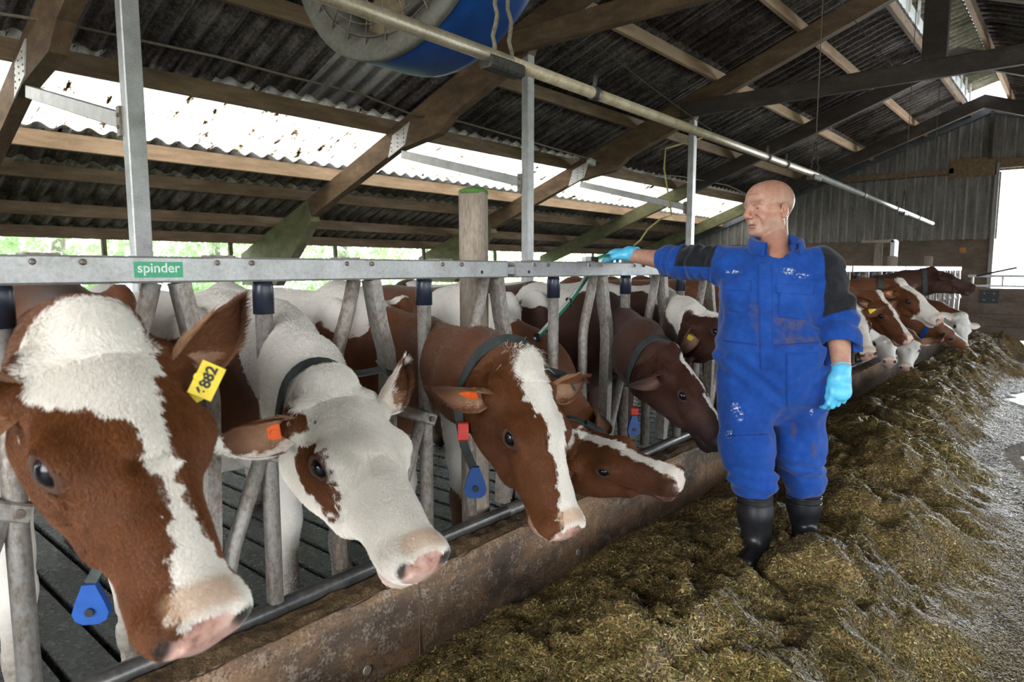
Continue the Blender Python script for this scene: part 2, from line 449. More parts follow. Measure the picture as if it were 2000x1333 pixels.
for r, (xa, xb, nm, mt) in enumerate(rows_left):
    L = (xa - xb) / COS
    me = sheet_mesh(L); first = None
    # local x runs down the slope to the left
    for c in range(N_COL):
        y = Y0_ROOF + c * SHEET_W
        dz = -.010 * (r % 2) + random.uniform(-.004, .004)
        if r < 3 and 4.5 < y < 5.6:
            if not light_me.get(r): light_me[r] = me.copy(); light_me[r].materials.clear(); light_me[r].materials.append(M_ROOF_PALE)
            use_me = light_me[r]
        else: use_me = me
        loc = (xa, y, roof_z(xa) + dz + (.0 if r else 0))
        tilt = random.uniform(-.0025, .0025)
        rot = (0, -(math.pi - math.atan(SL)) + tilt, 0)
        # rotate so that local +x points to -X and down: rotation about Y by pi - a turns z over, so mirror y too
        if first is None: first = placed(nm, me, mt, roof, loc, None, (0, 0, 0)); o = first
        else: o = child_copy(first, roof, loc)
        o.data = use_me
        o.rotation_euler = (0, 0, 0)
        o.scale = (-1, 1, 1)
        o.rotation_euler = (0, -math.atan(SL) + tilt, 0)
for r, (xa, xb) in enumerate([(.42, 3.1), (2.95, 5.9), (5.75, 8.9)]):
    me = sheet_mesh((xb - xa) / COS); first = None
    for c in range(N_COL):
        loc = (xa, Y0_ROOF + c * SHEET_W, roof_z(xa) - .010 * (r % 2))
        if first is None: first = placed('roof_sheet', me, M_ROOF, roof, loc, None, (0, math.atan(SL), 0))
        else: child_copy(first, roof, loc, None, (0, math.atan(SL), 0))
# purlins (left slope, then right slope)
YA, YB = -6.0, 21.0
def purlin(x, mt, h=.17, w=.07, sag=.0):
    zt = roof_z(x) - .035
    MB().bar((x, YA, zt - h / 2), (x, YB, zt - h / 2), w, h, bev=.006).build('purlin', mt, roof)
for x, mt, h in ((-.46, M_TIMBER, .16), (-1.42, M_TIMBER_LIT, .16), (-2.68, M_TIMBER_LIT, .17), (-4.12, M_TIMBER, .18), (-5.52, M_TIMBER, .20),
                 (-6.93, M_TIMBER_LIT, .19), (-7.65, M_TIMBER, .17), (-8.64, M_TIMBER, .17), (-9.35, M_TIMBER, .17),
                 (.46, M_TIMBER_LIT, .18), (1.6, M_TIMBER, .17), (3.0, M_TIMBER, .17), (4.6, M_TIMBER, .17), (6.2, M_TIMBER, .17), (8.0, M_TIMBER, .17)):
    purlin(x, mt, h)
# raised ridge vent
ridge = thing('ridge_vent', 'raised ridge vent with steel uprights along the roof top', 'roof vent', (0, 9, RIDGE_Z))
up = MB().box((-.02, -.02, 0), (.02, .02, .62)).mesh('upright'); first = None
for i in range(30):
    for sx in (-1, 1):
        loc = (sx * .47, -1.5 + i * .76, roof_z(.47) - .05)
        first = placed('upright', up, M_PLATE, ridge, loc) if first is None else child_copy(first, ridge, loc)
MB().bar((-.52, -2, roof_z(.5) + .30), (-.52, 20.5, roof_z(.5) + .30), .015, .24).build('side_board', M_WHITEPL, ridge)
me = sheet_mesh(.95); first = None
for c in range(N_COL):
    for sx in (-1, 1):
        loc = (0, Y0_ROOF + c * SHEET_W, RIDGE_Z + .62)
        if first is None: first = placed('cap_sheet', me, MATS['mossy_fibre_cement'], ridge, loc); o = first
        else: o = child_copy(first, ridge, loc)
        o.scale = (sx, 1, 1); o.rotation_euler = (0, sx * .30, 0)

# ---- timber frames with steel posts
FRAMES = [1.9, 6.2, 10.5, 14.8, 19.1]
frame_words = ['nearest timber roof frame with steel post, at the left edge', 'timber roof frame beside the blue fan, second from the camera',
               'timber roof frame whose king post stands on a long dark tie beam', 'timber roof frame with green stained rafter, fourth from the camera',
               'timber roof frame closest to the far plank wall']
def poly_prism(pts_xz, y, t):
    n = len(pts_xz)
    mb = MB(); v = [(x, y - t / 2, z) for x, z in pts_xz] + [(x, y + t / 2, z) for x, z in pts_xz]
    f = [tuple(range(n)), tuple(range(2 * n - 1, n - 1, -1))] + [(i, n + i, n + (i + 1) % n, (i + 1) % n) for i in range(n)]
    return mb.add(v, [tuple(reversed(q)) for q in f])
POST_X = -3.05
for k, y in enumerate(FRAMES):
    fr = thing('timber_frame', frame_words[k], 'roof frame', (POST_X, y, FLOOR_Z), 'timber roof frames')
    off = .22
    def rz(x, d): return roof_z(x) - off - d
    low = M_MOSSY if k >= 3 else M_RAFTER
    # lower rafter, knee, upper rafter
    poly_prism([(-9.55, rz(-9.55, 0)), (-9.55, rz(-9.55, .30)), (-5.05, rz(-5.05, .32)), (-5.05, rz(-5.05, 0.0))], y, .13).build('lower_rafter', low, fr)
    if k < 3:
        poly_prism([(-5.55, rz(-5.55, -.02)), (-5.30, rz(-5.30, .34)), (-4.50, rz(-4.50, .52)), (-4.25, rz(-4.25, .42)), (-3.0, rz(-3.0, .40)), (-2.8, rz(-2.8, -.02))], y, .14).build('knee', M_RAFTER, fr)
        poly_prism([(-9.75, 1.15), (-9.75, rz(-9.75, .02)), (-7.55, rz(-7.55, .02)), (-7.45, rz(-7.45, .40)), (-8.6, 1.15)], y, .17).build('foot_gusset', M_MOSSY, fr)
        poly_prism([(-5.40, rz(-5.40, .10)), (-5.50, rz(-5.50, .35)), (-5.14, rz(-5.14, .35)), (-5.04, rz(-5.04, .10))], y - .078, .012).build('nail_plate', M_PLATE, fr)
        nails = MB()
        for a in range(3):
            for b2 in range(4):
                x = -5.42 + a * .13; z = rz(x, .14 + b2 * .055)
                nails.box((x - .008, y - .09, z - .008), (x + .008, y - .083, z + .008))
        nails.build('nails', M_BOLT, fr)
    mt_up = M_DARKWOOD if k >= 3 else M_RAFTER
    poly_prism([(-5.05 if k >= 3 else -3.1, rz(-5.05 if k >= 3 else -3.1, 0)), (-5.05 if k >= 3 else -3.1, rz(-5.05 if k >= 3 else -3.1, .30)), (0, rz(0, .30)), (0, rz(0, 0))], y, .13).build('upper_rafter', mt_up, fr)
    poly_prism([(0, rz(0, 0)), (0, rz(0, .30)), (8.9, rz(8.9, .30)), (8.9, rz(8.9, 0))], y, .13).build('upper_rafter', mt_up, fr)
    if k < 3:
        MB().bar((-3.2, y - .14, 4.02), (3.2, y - .14, 4.02), .10, .24, bev=.01).build('tie_beam', M_RAFTER if k < 2 else M_DARKWOOD, fr)
        MB().box((.18 if k == 2 else -.1, y - .08, 4.1), (.46 if k == 2 else .1, y + .06, 5.3)).build('king_post', M_DARKWOOD, fr)
        ptop = 3.98
        # steel post: box section with a raised front flange
        pb = MB(); pb.bar((POST_X, y, FLOOR_Z), (POST_X, y, ptop), .12, .10, up=(1, 0, 0), bev=.008)
        pb.build('steel_post', M_GALV, fr)
        MB().bar((-5.25, y - .03, rz(-5.25, .42)), (POST_X - .05, y - .03, 2.46), .055, .11, bev=.006).build('steel_strut', M_GALV, fr)
        sb = MB(); sb.box((POST_X - .10, y - .075, 2.36), (POST_X - .04, y + .02, 2.56)); sb.build('strut_bracket', M_GALV_DIRTY, fr)
        for (zz) in (2.42, 2.50):
            MB().tube([(POST_X - .07, y - .085, zz), (POST_X - .07, y - .072, zz)], .014, 8).build('bolt', M_BOLT, fr)

# ---- end wall: board and batten planks over a brown lower wall, with a big doorway on the right
WY = 21.0
wall = empty_struct('wall_back', 'weathered grey plank gable wall at the far end', (0, WY, 0))
DOOR_X0, DOOR_X1, DOOR_Z = .18, 4.2, 3.92
unit = MB().box((-.5, -.5, 0), (.5, .5, 1)).mesh('plank'); first = None; firstb = None
pw = .235
x = -9.6; i = 0
while x < 9:
    xc = x + pw / 2
    top = roof_z(max(abs(x), abs(x + pw))) - .06
    for z0, z1 in ((2.2, 3.88), (3.9, top)):
        zz1 = min(z1, top)
        if zz1 - z0 < .05: continue
        if DOOR_X0 < xc < DOOR_X1 and z0 < 3.5: continue
        jit = random.uniform(-.012, .012)
        loc = (xc, WY + jit, z0); sc = (pw - .012, .03, zz1 - z0)
        first = placed('plank', unit, M_PLANK, wall, loc, sc) if first is None else child_copy(first, wall, loc, sc)
        loc = (x, WY - .03 + jit, z0); sc = (.05, .03, zz1 - z0)
        if firstb is None:
            ub = unit.copy(); ub.materials.clear(); ub.materials.append(M_BATTEN); firstb = placed('batten', ub, M_BATTEN, wall, loc, sc)
        else: child_copy(firstb, wall, loc, sc)
    x += pw; i += 1
MB().box((-9.6, WY - .02, FLOOR_Z), (DOOR_X0, WY + .12, 2.22)).build('lower_wall', M_DADO, wall)
MB().box((-9.6, WY + .03, 2.2), (DOOR_X0, WY + .10, 2.6)).build('gap_stop_board', M_DARKWOOD, wall); MB().box((-5.2, WY + .03, 3.7), (DOOR_X0, WY + .08, 4.1)).build('gap_stop_board', M_DARKWOOD, wall); MB().box((DOOR_X0, WY + .03, 3.92), (5, WY + .08, 4.15)).build('gap_stop_board', M_DARKWOOD, wall)  # boards added to stop sky showing through the plank gaps
MB().box((DOOR_X1, WY - .02, FLOOR_Z), (9, WY + .12, 2.22)).build('lower_wall', M_DADO, wall)
MB().bar((-5.0, WY - .07, 3.98), (-.75, WY - .07, 3.98), .06, .13).build('wall_rail', M_TIMBER, wall)
MB().box((-.85, WY - .10, 3.80), (.16, WY - .03, 4.26)).build('rust_brown_board', M_TIMBER, wall)
MB().bar((DOOR_X0 + .05, WY - .08, 4.06), (DOOR_X1, WY - .08, 4.06), .10, .22).build('door_header', M_TIMBER, wall)
MB().bar((DOOR_X0, WY - .05, FLOOR_Z), (DOOR_X0, WY - .05, 4.1), .09, .10, up=(0, 1, 0)).build('door_jamb', M_BATTEN, wall)
for sx in (-1, 1):
    MB().bar((sx * 9.6, WY - .12, roof_z(9.6) - .20), (0, WY - .12, RIDGE_Z - .20), .07, .20).build('verge_beam', M_STEELBLUE, wall)
MB().bar((0, WY - .1, 4.2), (0, WY - .1, RIDGE_Z - .1), .08, .12, up=(0, 1, 0)).build('centre_stud', M_DARKWOOD, wall)
for px, py in ((1885, 482),):
    MB().box((-.50, WY - .06, 1.86), (-.36, WY - .03, 2.0)).build('small_sign', patchy('rust_orange_plate', [(.3, (.25, .10, .03)), (.7, (.45, .22, .08))], 20), wall)

# ---- open left side: low wall, sill and thin posts, trees beyond
wall_l = empty_struct('wall_left', 'open barn side with low wall and thin posts under the eave', (-9.45, 8, 0))
MB().box((-9.52, -3, FLOOR_Z), (-9.38, 21, .95)).build('low_wall', M_DADO, wall_l)
MB().box((-9.50, -3, 1.93), (-9.40, 21, 2.04)).build('eave_board', M_TIMBER, wall_l)
for yy in (3.77, 5.77, 7.94, 10.3, 12.73, 15.0, 17.2):
    MB().box((-9.47, yy - .03, .95), (-9.41, yy + .03, 1.95)).build('thin_post', M_MOSSY, wall_l)
wall_r = empty_struct('wall_right', 'low wall on the far side of the alley', (8.8, 8, 0))
MB().box((8.7, 3, FLOOR_Z), (8.85, 21, .7)).build('low_wall', M_DADO, wall_r)

wall_f = empty_struct('wall_front', 'unseen plank wall with a doorway, added behind the photographer to cut daylight', (0, -6.2, 0))  # out of view, added so less sky light floods in from behind
for a, b, z1 in ((-12, .2, None), (5.0, 9, None)):
    xx = np.linspace(a, b, 5)
    for q0, q1 in zip(xx[:-1], xx[1:]):
        MB().box((q0, -6.25, FLOOR_Z), (q1 - .01, -6.2, roof_z(max(abs(q0), abs(q1))))).build('board_panel', M_PLANK, wall_f)
MB().box((.2, -6.25, 3.9), (5.0, -6.2, 4.3)).build('board_panel', M_PLANK, wall_f)
# ---------------------------------------------------------------- feed fence, section by section
J0, PITCH_S = 2.30, 2.93
RAIL_Z, RAIL_H = 1.447, .075
def bent(pts, off=0): return [np.array([off, y, z]) for y, z in pts]
def make_place(sec, y0, detail, last=False):
    """one feeding place: capped upright at y0, round bent bar, flat bent bar, hinge link and swinging tube before y0+.69"""
    cap_mb = MB().tube([(0, y0, KERB_TOP + .055), (0, y0, 1.41)], .0275, 14)
    up_ = cap_mb.build('capped_upright', M_GALV_DIRTY, sec)
    cb = MB().tube([(0, y0, 1.305), (0, y0, 1.395), (0, y0, 1.41)], [.033, .033, .029], 14)
    cb.build('rubber_cap', M_CAP, up_)
    MB().tube(bent([(y0 + .355, 1.41), (y0 + .325, 1.30), (y0 + .275, 1.16), (y0 + .262, 1.08), (y0 + .262, .36)]), .0255, 12).build('round_bar', M_GALV_DIRTY, sec)
    MB().tube(bent([(y0 + .430, 1.41), (y0 + .462, 1.24), (y0 + .492, 1.14), (y0 + .50, 1.05), (y0 + .475, .36)]), .022, 4, flat=(1.35, (0, 1, 0))).build('flat_bar', M_GALV_DIRTY, sec)
    if not last:
        lk = MB().bar((.0, y0 + .50, .925), (.012, y0 + .715, .835), .05, .05, bev=.006).build('hinge_link', M_GALV_DIRTY, sec)
        MB().tube([(.03, y0 + .69, .845), (.045, y0 + .69, .845)], .012, 8).build('bolt', M_BOLT, lk)
        MB().tube([(0, y0 + .665, .845), (0, y0 + .555, .57), (0, y0 + .505, .37)], .0245, 12).build('swing_tube', M_GALV_DIRTY, sec)

def rail_bolts(sec, ya, yb):
    y = ya + .16
    while y < yb - .15:
        p = MB().box((.0375, y - .045, RAIL_Z + .008), (.0415, y + .045, RAIL_Z + .033)); pl_ = p.build('bolt_plate', M_GALV, sec)
        for dy in (-.035, .075):
            MB().tube([(.03, y + dy, RAIL_Z + .02), (.044, y + dy, RAIL_Z + .02), (.049, y + dy, RAIL_Z + .02)], [.0085, .0085, .004], 8).build('bolt', M_BOLT, pl_)
        MB().box((-.03, y - .05, RAIL_Z + .037), (.03, y + .03, RAIL_Z + .043)).build('top_plate', M_GALV_DIRTY, sec)
        y += .46
SECTIONS = [(-1.02, J0 - .03, [-.27, .42, 1.11, 1.80])]
for k in range(5):
    a = J0 + PITCH_S * k
    SECTIONS.append((a + .03, a + PITCH_S - .03, [a + .36 + .69 * i for i in range(4)]))
sec_words = ['nearest feed fence section, with green sticker on its top rail', 'feed fence section the man in blue reaches over', 'feed fence section behind the man in blue',
             'feed fence section beyond the man, third after the wooden post', 'distant feed fence section near the plank wall', 'last feed fence section, beside the wooden gate']
for k, (ya, yb, caps) in enumerate(SECTIONS):
    sec = thing('feed_fence', sec_words[k], 'fence', (0, (ya + yb) / 2, KERB_TOP), 'feed fence sections')
    MB().bar((0, ya, RAIL_Z), (0, yb, RAIL_Z), .075, RAIL_H, bev=.006).build('top_rail', M_GALV, sec)
    MB().bar((0, yb, RAIL_Z - .006), (0, yb + .06, RAIL_Z - .006), .05, .032).build('joint_bar', M_GALV, sec)
    MB().tube([(0, ya - .03, KERB_TOP + .03), (0, yb + .03, KERB_TOP + .03)], .030, 14).build('kerb_pipe', M_PIPE_STEEL, sec)
    for i, y in enumerate(caps):
        make_place(sec, y, True, last=(i == len(caps) - 1 and k == 0 and False))
    if k < 3: rail_bolts(sec, ya, yb)
    for y in (ya + .09, yb - .17):
        MB().tube([(.036, y, RAIL_Z - .012), (.0385, y, RAIL_Z - .012)], .008, 10).build('bolt_hole', M_BLACK, sec)
    if k == 0:
        ys_, zs_ = (.716, .846), (RAIL_Z - .022, RAIL_Z + .022)
        st = MB().box((.0376, ys_[0], zs_[0]), (.0384, ys_[1], zs_[1])).build('sticker', M_STICKER, sec)
        cu = bpy.data.curves.new('print', 'FONT'); cu.body = 'spinder'; cu.size = .038; cu.align_x = 'CENTER'; cu.align_y = 'CENTER'; cu.offset = .0004; cu.extrude = .0002
        to = bpy.data.objects.new('print_src', cu); COL.objects.link(to)
        dg = bpy.context.evaluated_depsgraph_get(); tm = bpy.data.meshes.new_from_object(to.evaluated_get(dg)); bpy.data.objects.remove(to)
        R = Matrix(((0, 0, 1, .0387), (1, 0, 0, sum(ys_) / 2), (0, 1, 0, sum(zs_) / 2 + .004), (0, 0, 0, 1)))
        tm.transform(R); tm.materials.clear()
        link('sticker_print', tm, M_STICKTEXT, st)
    if k == 1:
        MB().box((.0376, 3.24, RAIL_Z - .034), (.0384, 3.50, RAIL_Z - .008)).build('pale_label', M_PALELABEL, sec)

# wooden posts that carry the fence at the joints
for k in range(1, 6):
    y = J0 + PITCH_S * (k - 1) - .08
    t = thing('wooden_post', ['round weathered wooden post with green moss cap, right behind the fence joint', 'weathered wooden fence post behind the man in blue', 'short wooden fence post behind the brown cow heads',
                              'distant wooden fence post, third after the man', 'distant wooden fence post closest to the gate'][k - 1], 'post', (-.115, y, FLOOR_Z), 'wooden posts at the fence joints')
    n = 16; rows = []
    ptop = [1.80, 1.42, 1.42, 1.62, 1.66][k - 1]; zz = np.linspace(FLOOR_Z, ptop - .01, 12); V = []; Fq = []
    for a, z in enumerate(zz):
        for b in range(n):
            th = 2 * math.pi * b / n; r = .066 + .003 * math.sin(3 * th + z) + .002 * math.sin(9 * th)
            V.append((-.125 + r * math.cos(th), y + r * math.sin(th), z))
    Fq = [(a * n + b, a * n + (b + 1) % n, (a + 1) * n + (b + 1) % n, (a + 1) * n + b) for a in range(11) for b in range(n)]
    mb = MB().add(V, Fq, True); mb.f.append(tuple(11 * n + b for b in range(n))); mb.sm.append(False)
    mb.build('post_shaft', M_WOODPOST, t)
    MB().tube([(-.125, y, ptop - .015), (-.125, y, ptop + .002), (-.125, y, ptop + .012)], [.069, .066, .04], 14).build('moss_cap', M_MOSS if k == 1 else M_WOODPOST, t)

# gate at the end of the alley
GY = 16.6
g = thing('alley_gate', 'solid brown board gate with pale pipe rails at the end of the alley', 'gate', (.3, GY, FLOOR_Z))
zb = [.02, .28, .54, .80, 1.06]
for a in range(4):
    MB().box((.25, GY - .03, zb[a]), (5.2, GY + .03, zb[a + 1] - .006)).build('gate_board', M_DADO, g)
MB().box((.25, GY + .03, .02), (5.2, GY + .04, 1.05)).build('gap_stop_sheet', M_DARKWOOD, g)  # added to keep daylight from showing between the gate boards
MB().bar((.2, GY, 1.30), (5.2, GY, 1.30), .05, .05).build('top_pipe', M_GALV, g)
MB().bar((.2, GY, 1.10), (5.2, GY, 1.10), .04, .04).build('lower_pipe', M_GALV, g)
for i in range(10):
    xx = .28 + i * .5
    MB().bar((xx, GY, 1.08), (xx, GY, 1.30), .035, .035, up=(0, 1, 0)).build('gate_upright', M_GALV, g)
pb = MB().box((.42, GY - .045, .75), (.74, GY - .03, 1.02)).build('hinge_plate', M_BLACK, g)
for dx in (.50, .66):
    for dz in (.82, .95):
        MB().tube([(dx, GY - .055, dz), (dx, GY - .044, dz)], .018, 8).build('bolt', M_BOLT, pb)
MB().bar((.35, GY - .1, 1.30), (1.0, GY - .1, 1.47), .05, .04).build('gate_lever', M_DARKWOOD, g)

# white bent metal hood on a post beyond the fence
h = thing('drinker_hood', 'pale bent sheet metal hood standing behind the far fence', 'cover', (-.9, 13.8, FLOOR_Z))
MB().box((-1.15, 13.6, 1.92), (-.62, 13.9, 1.97)).build('hood_top', M_GALV_DIRTY, h)
MB().box((-.67, 13.6, 1.2), (-.60, 13.9, 1.95)).build('hood_side', M_WHITEPL, h)
MB().tube([(-.9, 13.8, FLOOR_Z), (-.9, 13.8, 1.93)], .07, 10).build('hood_post', M_WOODPOST, h)

# ---------------------------------------------------------------- overhead pipe, hangers, cable, fan
pipe = thing('overhead_pipe', 'dusty metal pipe hanging on wires along above the feed fence', 'pipe', (0, 2.3, 2.36))
MB().tube([(0, -.6, 2.37), (0, 2.33, 2.36)], .029, 14).build('pipe_length', M_PIPE_OVER, pipe)
MB().tube([(0, 2.33, 2.36), (0, 6.8, 2.335)], .029, 14).build('pipe_length', M_PIPE_OVER, pipe)
MB().tube([(0, 6.8, 2.335), (0, 13.3, 2.21)], .029, 12).build('pipe_length', M_GALV, pipe)
for y, z in ((2.28, 2.36), (6.75, 2.335), (10.9, 2.255)):
    MB().bar((0.0, y - .11, z - .030), (0, y + .11, z - .030), .075, .055, bev=.01).build('pipe_cradle', M_BLACKCHAIN, pipe)
for y, z in ((3.0, 2.357), (5.5, 2.343), (5.95, 2.34), (8.6, 2.30), (10.4, 2.265), (12.0, 2.235)):
    t_ = MB(); t_.tube([(0, y - .025, z), (0, y + .025, z)], .036, 10); t_.tube([(0, y, z + .02), (.0, y + .01, z + .09)], .012, 6)
    t_.build('pipe_clamp', M_BLACKCHAIN, pipe)
def rope_pts(a, b, n, sag=0, wob=0):
    a = np.array(a, float); b = np.array(b, float); P = []
    for i in range(n + 1):
        t = i / n; p = a + (b - a) * t; p[2] -= sag * 4 * t * (1 - t)
        if wob: p += wob * np.array([math.sin(i * 2.1), math.cos(i * 1.7), 0])
        P.append(p)
    return P
for y, z, m_, r_ in ((2.28, 2.36, M_ROPE, .010), (6.75, 2.335, M_BLACKCHAIN, .006), (10.9, 2.255, M_BLACKCHAIN, .006), (13.1, 2.22, M_BLACKCHAIN, .006)):
    hg = thing('pipe_hanger', {2.28: 'frayed rope hanger beside the blue fan', 6.75: 'wire hanger with chain loops above the bald man', 10.9: 'thin wire hanger on far half of the overhead pipe', 13.1: 'wire hanger at the far tip of the overhead pipe'}[y], 'hanger', (0, y, z), 'hangers of the overhead pipe')
    top = 3.9 if y < 3 else 5.35
    za = z + (.62 if y < 3 else .30)
    for s in (-1, 1):
        MB().tube(rope_pts((0, y + s * (.06 if y < 3 else .13), z - .0), (0, y + s * .01, za), 14, 0, .006), r_, 6).build('loop', m_, hg)
    if y < 3:
        MB().tube(rope_pts((0, y, za), (-.02, y - .05, 3.9), 10, 0, .006), r_, 6).build('rope', m_, hg)
    else:
        MB().tube(rope_pts((0, y, za), (0, y, top), 4), .005, 5).build('wire', M_ROPE, hg)
# cable along the purlin over the skylights
def on_x(px, py, x):
    r = cam_ray(px, py); return CAM + r * (x - CAM[0]) / r[0]
pts = [on_x(px, py, -4.75) for px, py in ((-30, 22), (120, 45), (270, 78), (420, 110), (560, 148), (700, 182), (800, 222), (900, 238), (1040, 278), (1155, 312), (1250, 340), (1330, 345), (1420, 362), (1470, 385))]
cb = thing('power_cable', 'thin grey cable sagging along below the roof purlin', 'cable', tuple(pts[3]))
MB().tube(pts, .014, 6).build('cable_run', M_ROPE, cb)
p = on_x(1155, 315, -4.75)
MB().bar(p - np.array([0, .09, .0]), p + np.array([0, .09, -.03]), .07, .1).build('connector', M_WHITEPL, cb)
for a, b, nm in (((1135, 62), (1390, 255), 'thin slack wire in front of the roof sheets'), ((1640, 0), (1745, 130), 'thin wire running up beside the king post')):
    pa = at_depth(*a, 8.4); pb_ = at_depth(*b, 9.2)
    w = thing('slack_wire', nm, 'wire', tuple(pa), 'slack wires under the roof'); MB().tube(rope_pts(pa, pb_, 8, .03), .006, 5).build('wire', M_ROPE, w)
pts = [at_depth(px, py, 11) for px, py in ((1395, 262), (1300, 290), (1297, 330), (1312, 420), (1290, 428), (1265, 448), (1250, 470), (1238, 480))]
w = thing('yellow_cable', 'pale yellow cable hanging loose behind the reaching arm', 'cable', tuple(pts[3]))
MB().tube(pts, .016, 6).build('cable', patchy('yellow_cable_skin', [(.3, (.35, .30, .10)), (.7, (.55, .48, .2))], 5), w)

# big blue drum fan
FC = np.array([-1.18, 2.60, 3.61]); FR = .925
fan = thing('drum_fan', 'large blue drum fan with dusty wire grille hanging under the roof', 'fan', tuple(FC))
def ring(prof, name, mt, n=56):
    """revolve (r, y) profile about the fan axis (Y)"""
    V = []; Fq = []; m_ = len(prof)
    for a in range(n):
        th = 2 * math.pi * a / n
        for r, dy in prof: V.append(FC + np.array([r * math.cos(th), dy, r * math.sin(th)]))
    for a in range(n):
        for b in range(m_ - 1):
            Fq.append((a * m_ + b, ((a + 1) % n) * m_ + b, ((a + 1) % n) * m_ + b + 1, a * m_ + b + 1))
    return link(name, mesh_from(V, Fq, name), mt, fan)
ring([(FR, .0), (FR + .012, .02), (FR + .012, .44), (FR + .004, .49), (FR - .02, .51), (FR - .02, .49), (FR - .012, .44), (FR - .012, .02), (FR, 0)], 'drum', M_FANBLUE)
ring([(FR + .014, .03), (FR + .02, .0), (FR + .006, -.02), (FR - .06, -.015), (FR - .13, .02), (FR - .17, .12), (FR - .18, .28), (FR - .17, .28), (FR - .14, .10), (FR - .06, .03)], 'inlet_ring', M_FANGREY)
ring([(FR - .18, .26), (FR - .03, .30), (FR - .03, .31), (FR - .19, .27)], 'inner_shroud', M_FANDUST)
gr = MB()
for r in np.linspace(.08, FR - .06, 13):
    P = [FC + np.array([r * math.cos(t), -.015 + .10 * (1 - r / FR) * -1 + .02, r * math.sin(t)]) for t in np.linspace(0, 2 * math.pi, 41)]
    gr.tube(P, .0035, 5)
gr.build('grille_ring', M_BOLT, fan)
sp = MB()
for t in np.linspace(0, 2 * math.pi, 28, endpoint=False):
    a = FC + np.array([.08 * math.cos(t), -.08, .08 * math.sin(t)]); b = FC + np.array([(FR - .03) * math.cos(t), .0, (FR - .03) * math.sin(t)])
    sp.tube([a, b], .005, 5)
sp.build('grille_spokes', M_BOLT, fan)
MB().tube([FC + np.array([0, .02, 0]), FC + np.array([0, .34, 0])], .12, 20).build('motor', M_FANDUST, fan)
for a in range(6):
    th = a * math.pi / 3 + .2
    V = []; ns = 6
    for i in range(ns):
        r = .11 + (FR - .28) * i / (ns - 1)
        for s in (-1, 1):
            tw = .5 - .25 * i / ns
            w_ = .09 + .03 * i / ns
            V.append(FC + np.array([r * math.cos(th) - s * w_ * math.cos(tw) * math.sin(th), .17 + s * w_ * math.sin(tw), r * math.sin(th) + s * w_ * math.cos(tw) * math.cos(th)]))
    V = V + [v + np.array([0, .006, 0]) for v in V]
    m2 = 2 * ns
    Fq = [(2 * i, 2 * i + 2, 2 * i + 3, 2 * i + 1) for i in range(ns - 1)] + [(m2 + 2 * i, m2 + 2 * i + 1, m2 + 2 * i + 3, m2 + 2 * i + 2) for i in range(ns - 1)]
    for i in range(ns - 1): Fq += [(2 * i, m2 + 2 * i, m2 + 2 * i + 2, 2 * i + 2), (2 * i + 1, 2 * i + 3, m2 + 2 * i + 3, m2 + 2 * i + 1)]
    MB().add(V, Fq, True).build('blade', M_FANDUST, fan)
for s in (-1, 1):
    MB().bar(FC + np.array([s * .5, .2, .78]), FC + np.array([s * .5, .2, 1.45]), .03, .03, up=(0, 1, 0)).build('hanging_strap', M_GALV_DIRTY, fan)

# ---------------------------------------------------------------- trees beyond the open side
M_LEAF = patchy('leaf_green', [(.3, (.06, .16, .03)), (.5, (.13, .30, .07)), (.75, (.28, .45, .14))], 3, rough=.6)
m_, nt_, b_ = new_mat('leaf_translucent'); t_ = N(nt_, 'BsdfTranslucent'); mx = N(nt_, 'MixShader'); mx.inputs[0].default_value = .45
cc = ramp(nt_, noise(nt_, world_coords(nt_), 2.5, 5, .7), [(.3, (.22, .36, .13)), (.7, (.60, .72, .42))])
nt_.links.new(cc, t_.inputs['Color']); nt_.links.new(cc, b_.inputs['Base Color'])
nt_.links.new(b_.outputs[0], mx.inputs[1]); nt_.links.new(t_.outputs[0], mx.inputs[2]); nt_.links.new(mx.outputs[0], nt_.nodes['Material Output'].inputs['Surface'])
M_LEAF = m_
M_TRUNK = patchy('bark', [(.3, (.10, .08, .06)), (.7, (.35, .31, .27))], 5)
tree_words = ['bright green bushy tree seen under the eave at far left', 'green tree under the eave beside the nearest steel post', 'leafy tree under the eave left of the green stained rafter foot',
              'green tree under the eave with pale trunk, before the wooden post', 'leafy tree under the eave behind the wooden post', 'green tree under the eave behind the blue gloved hand', 'far tree at the end of the eave opening']
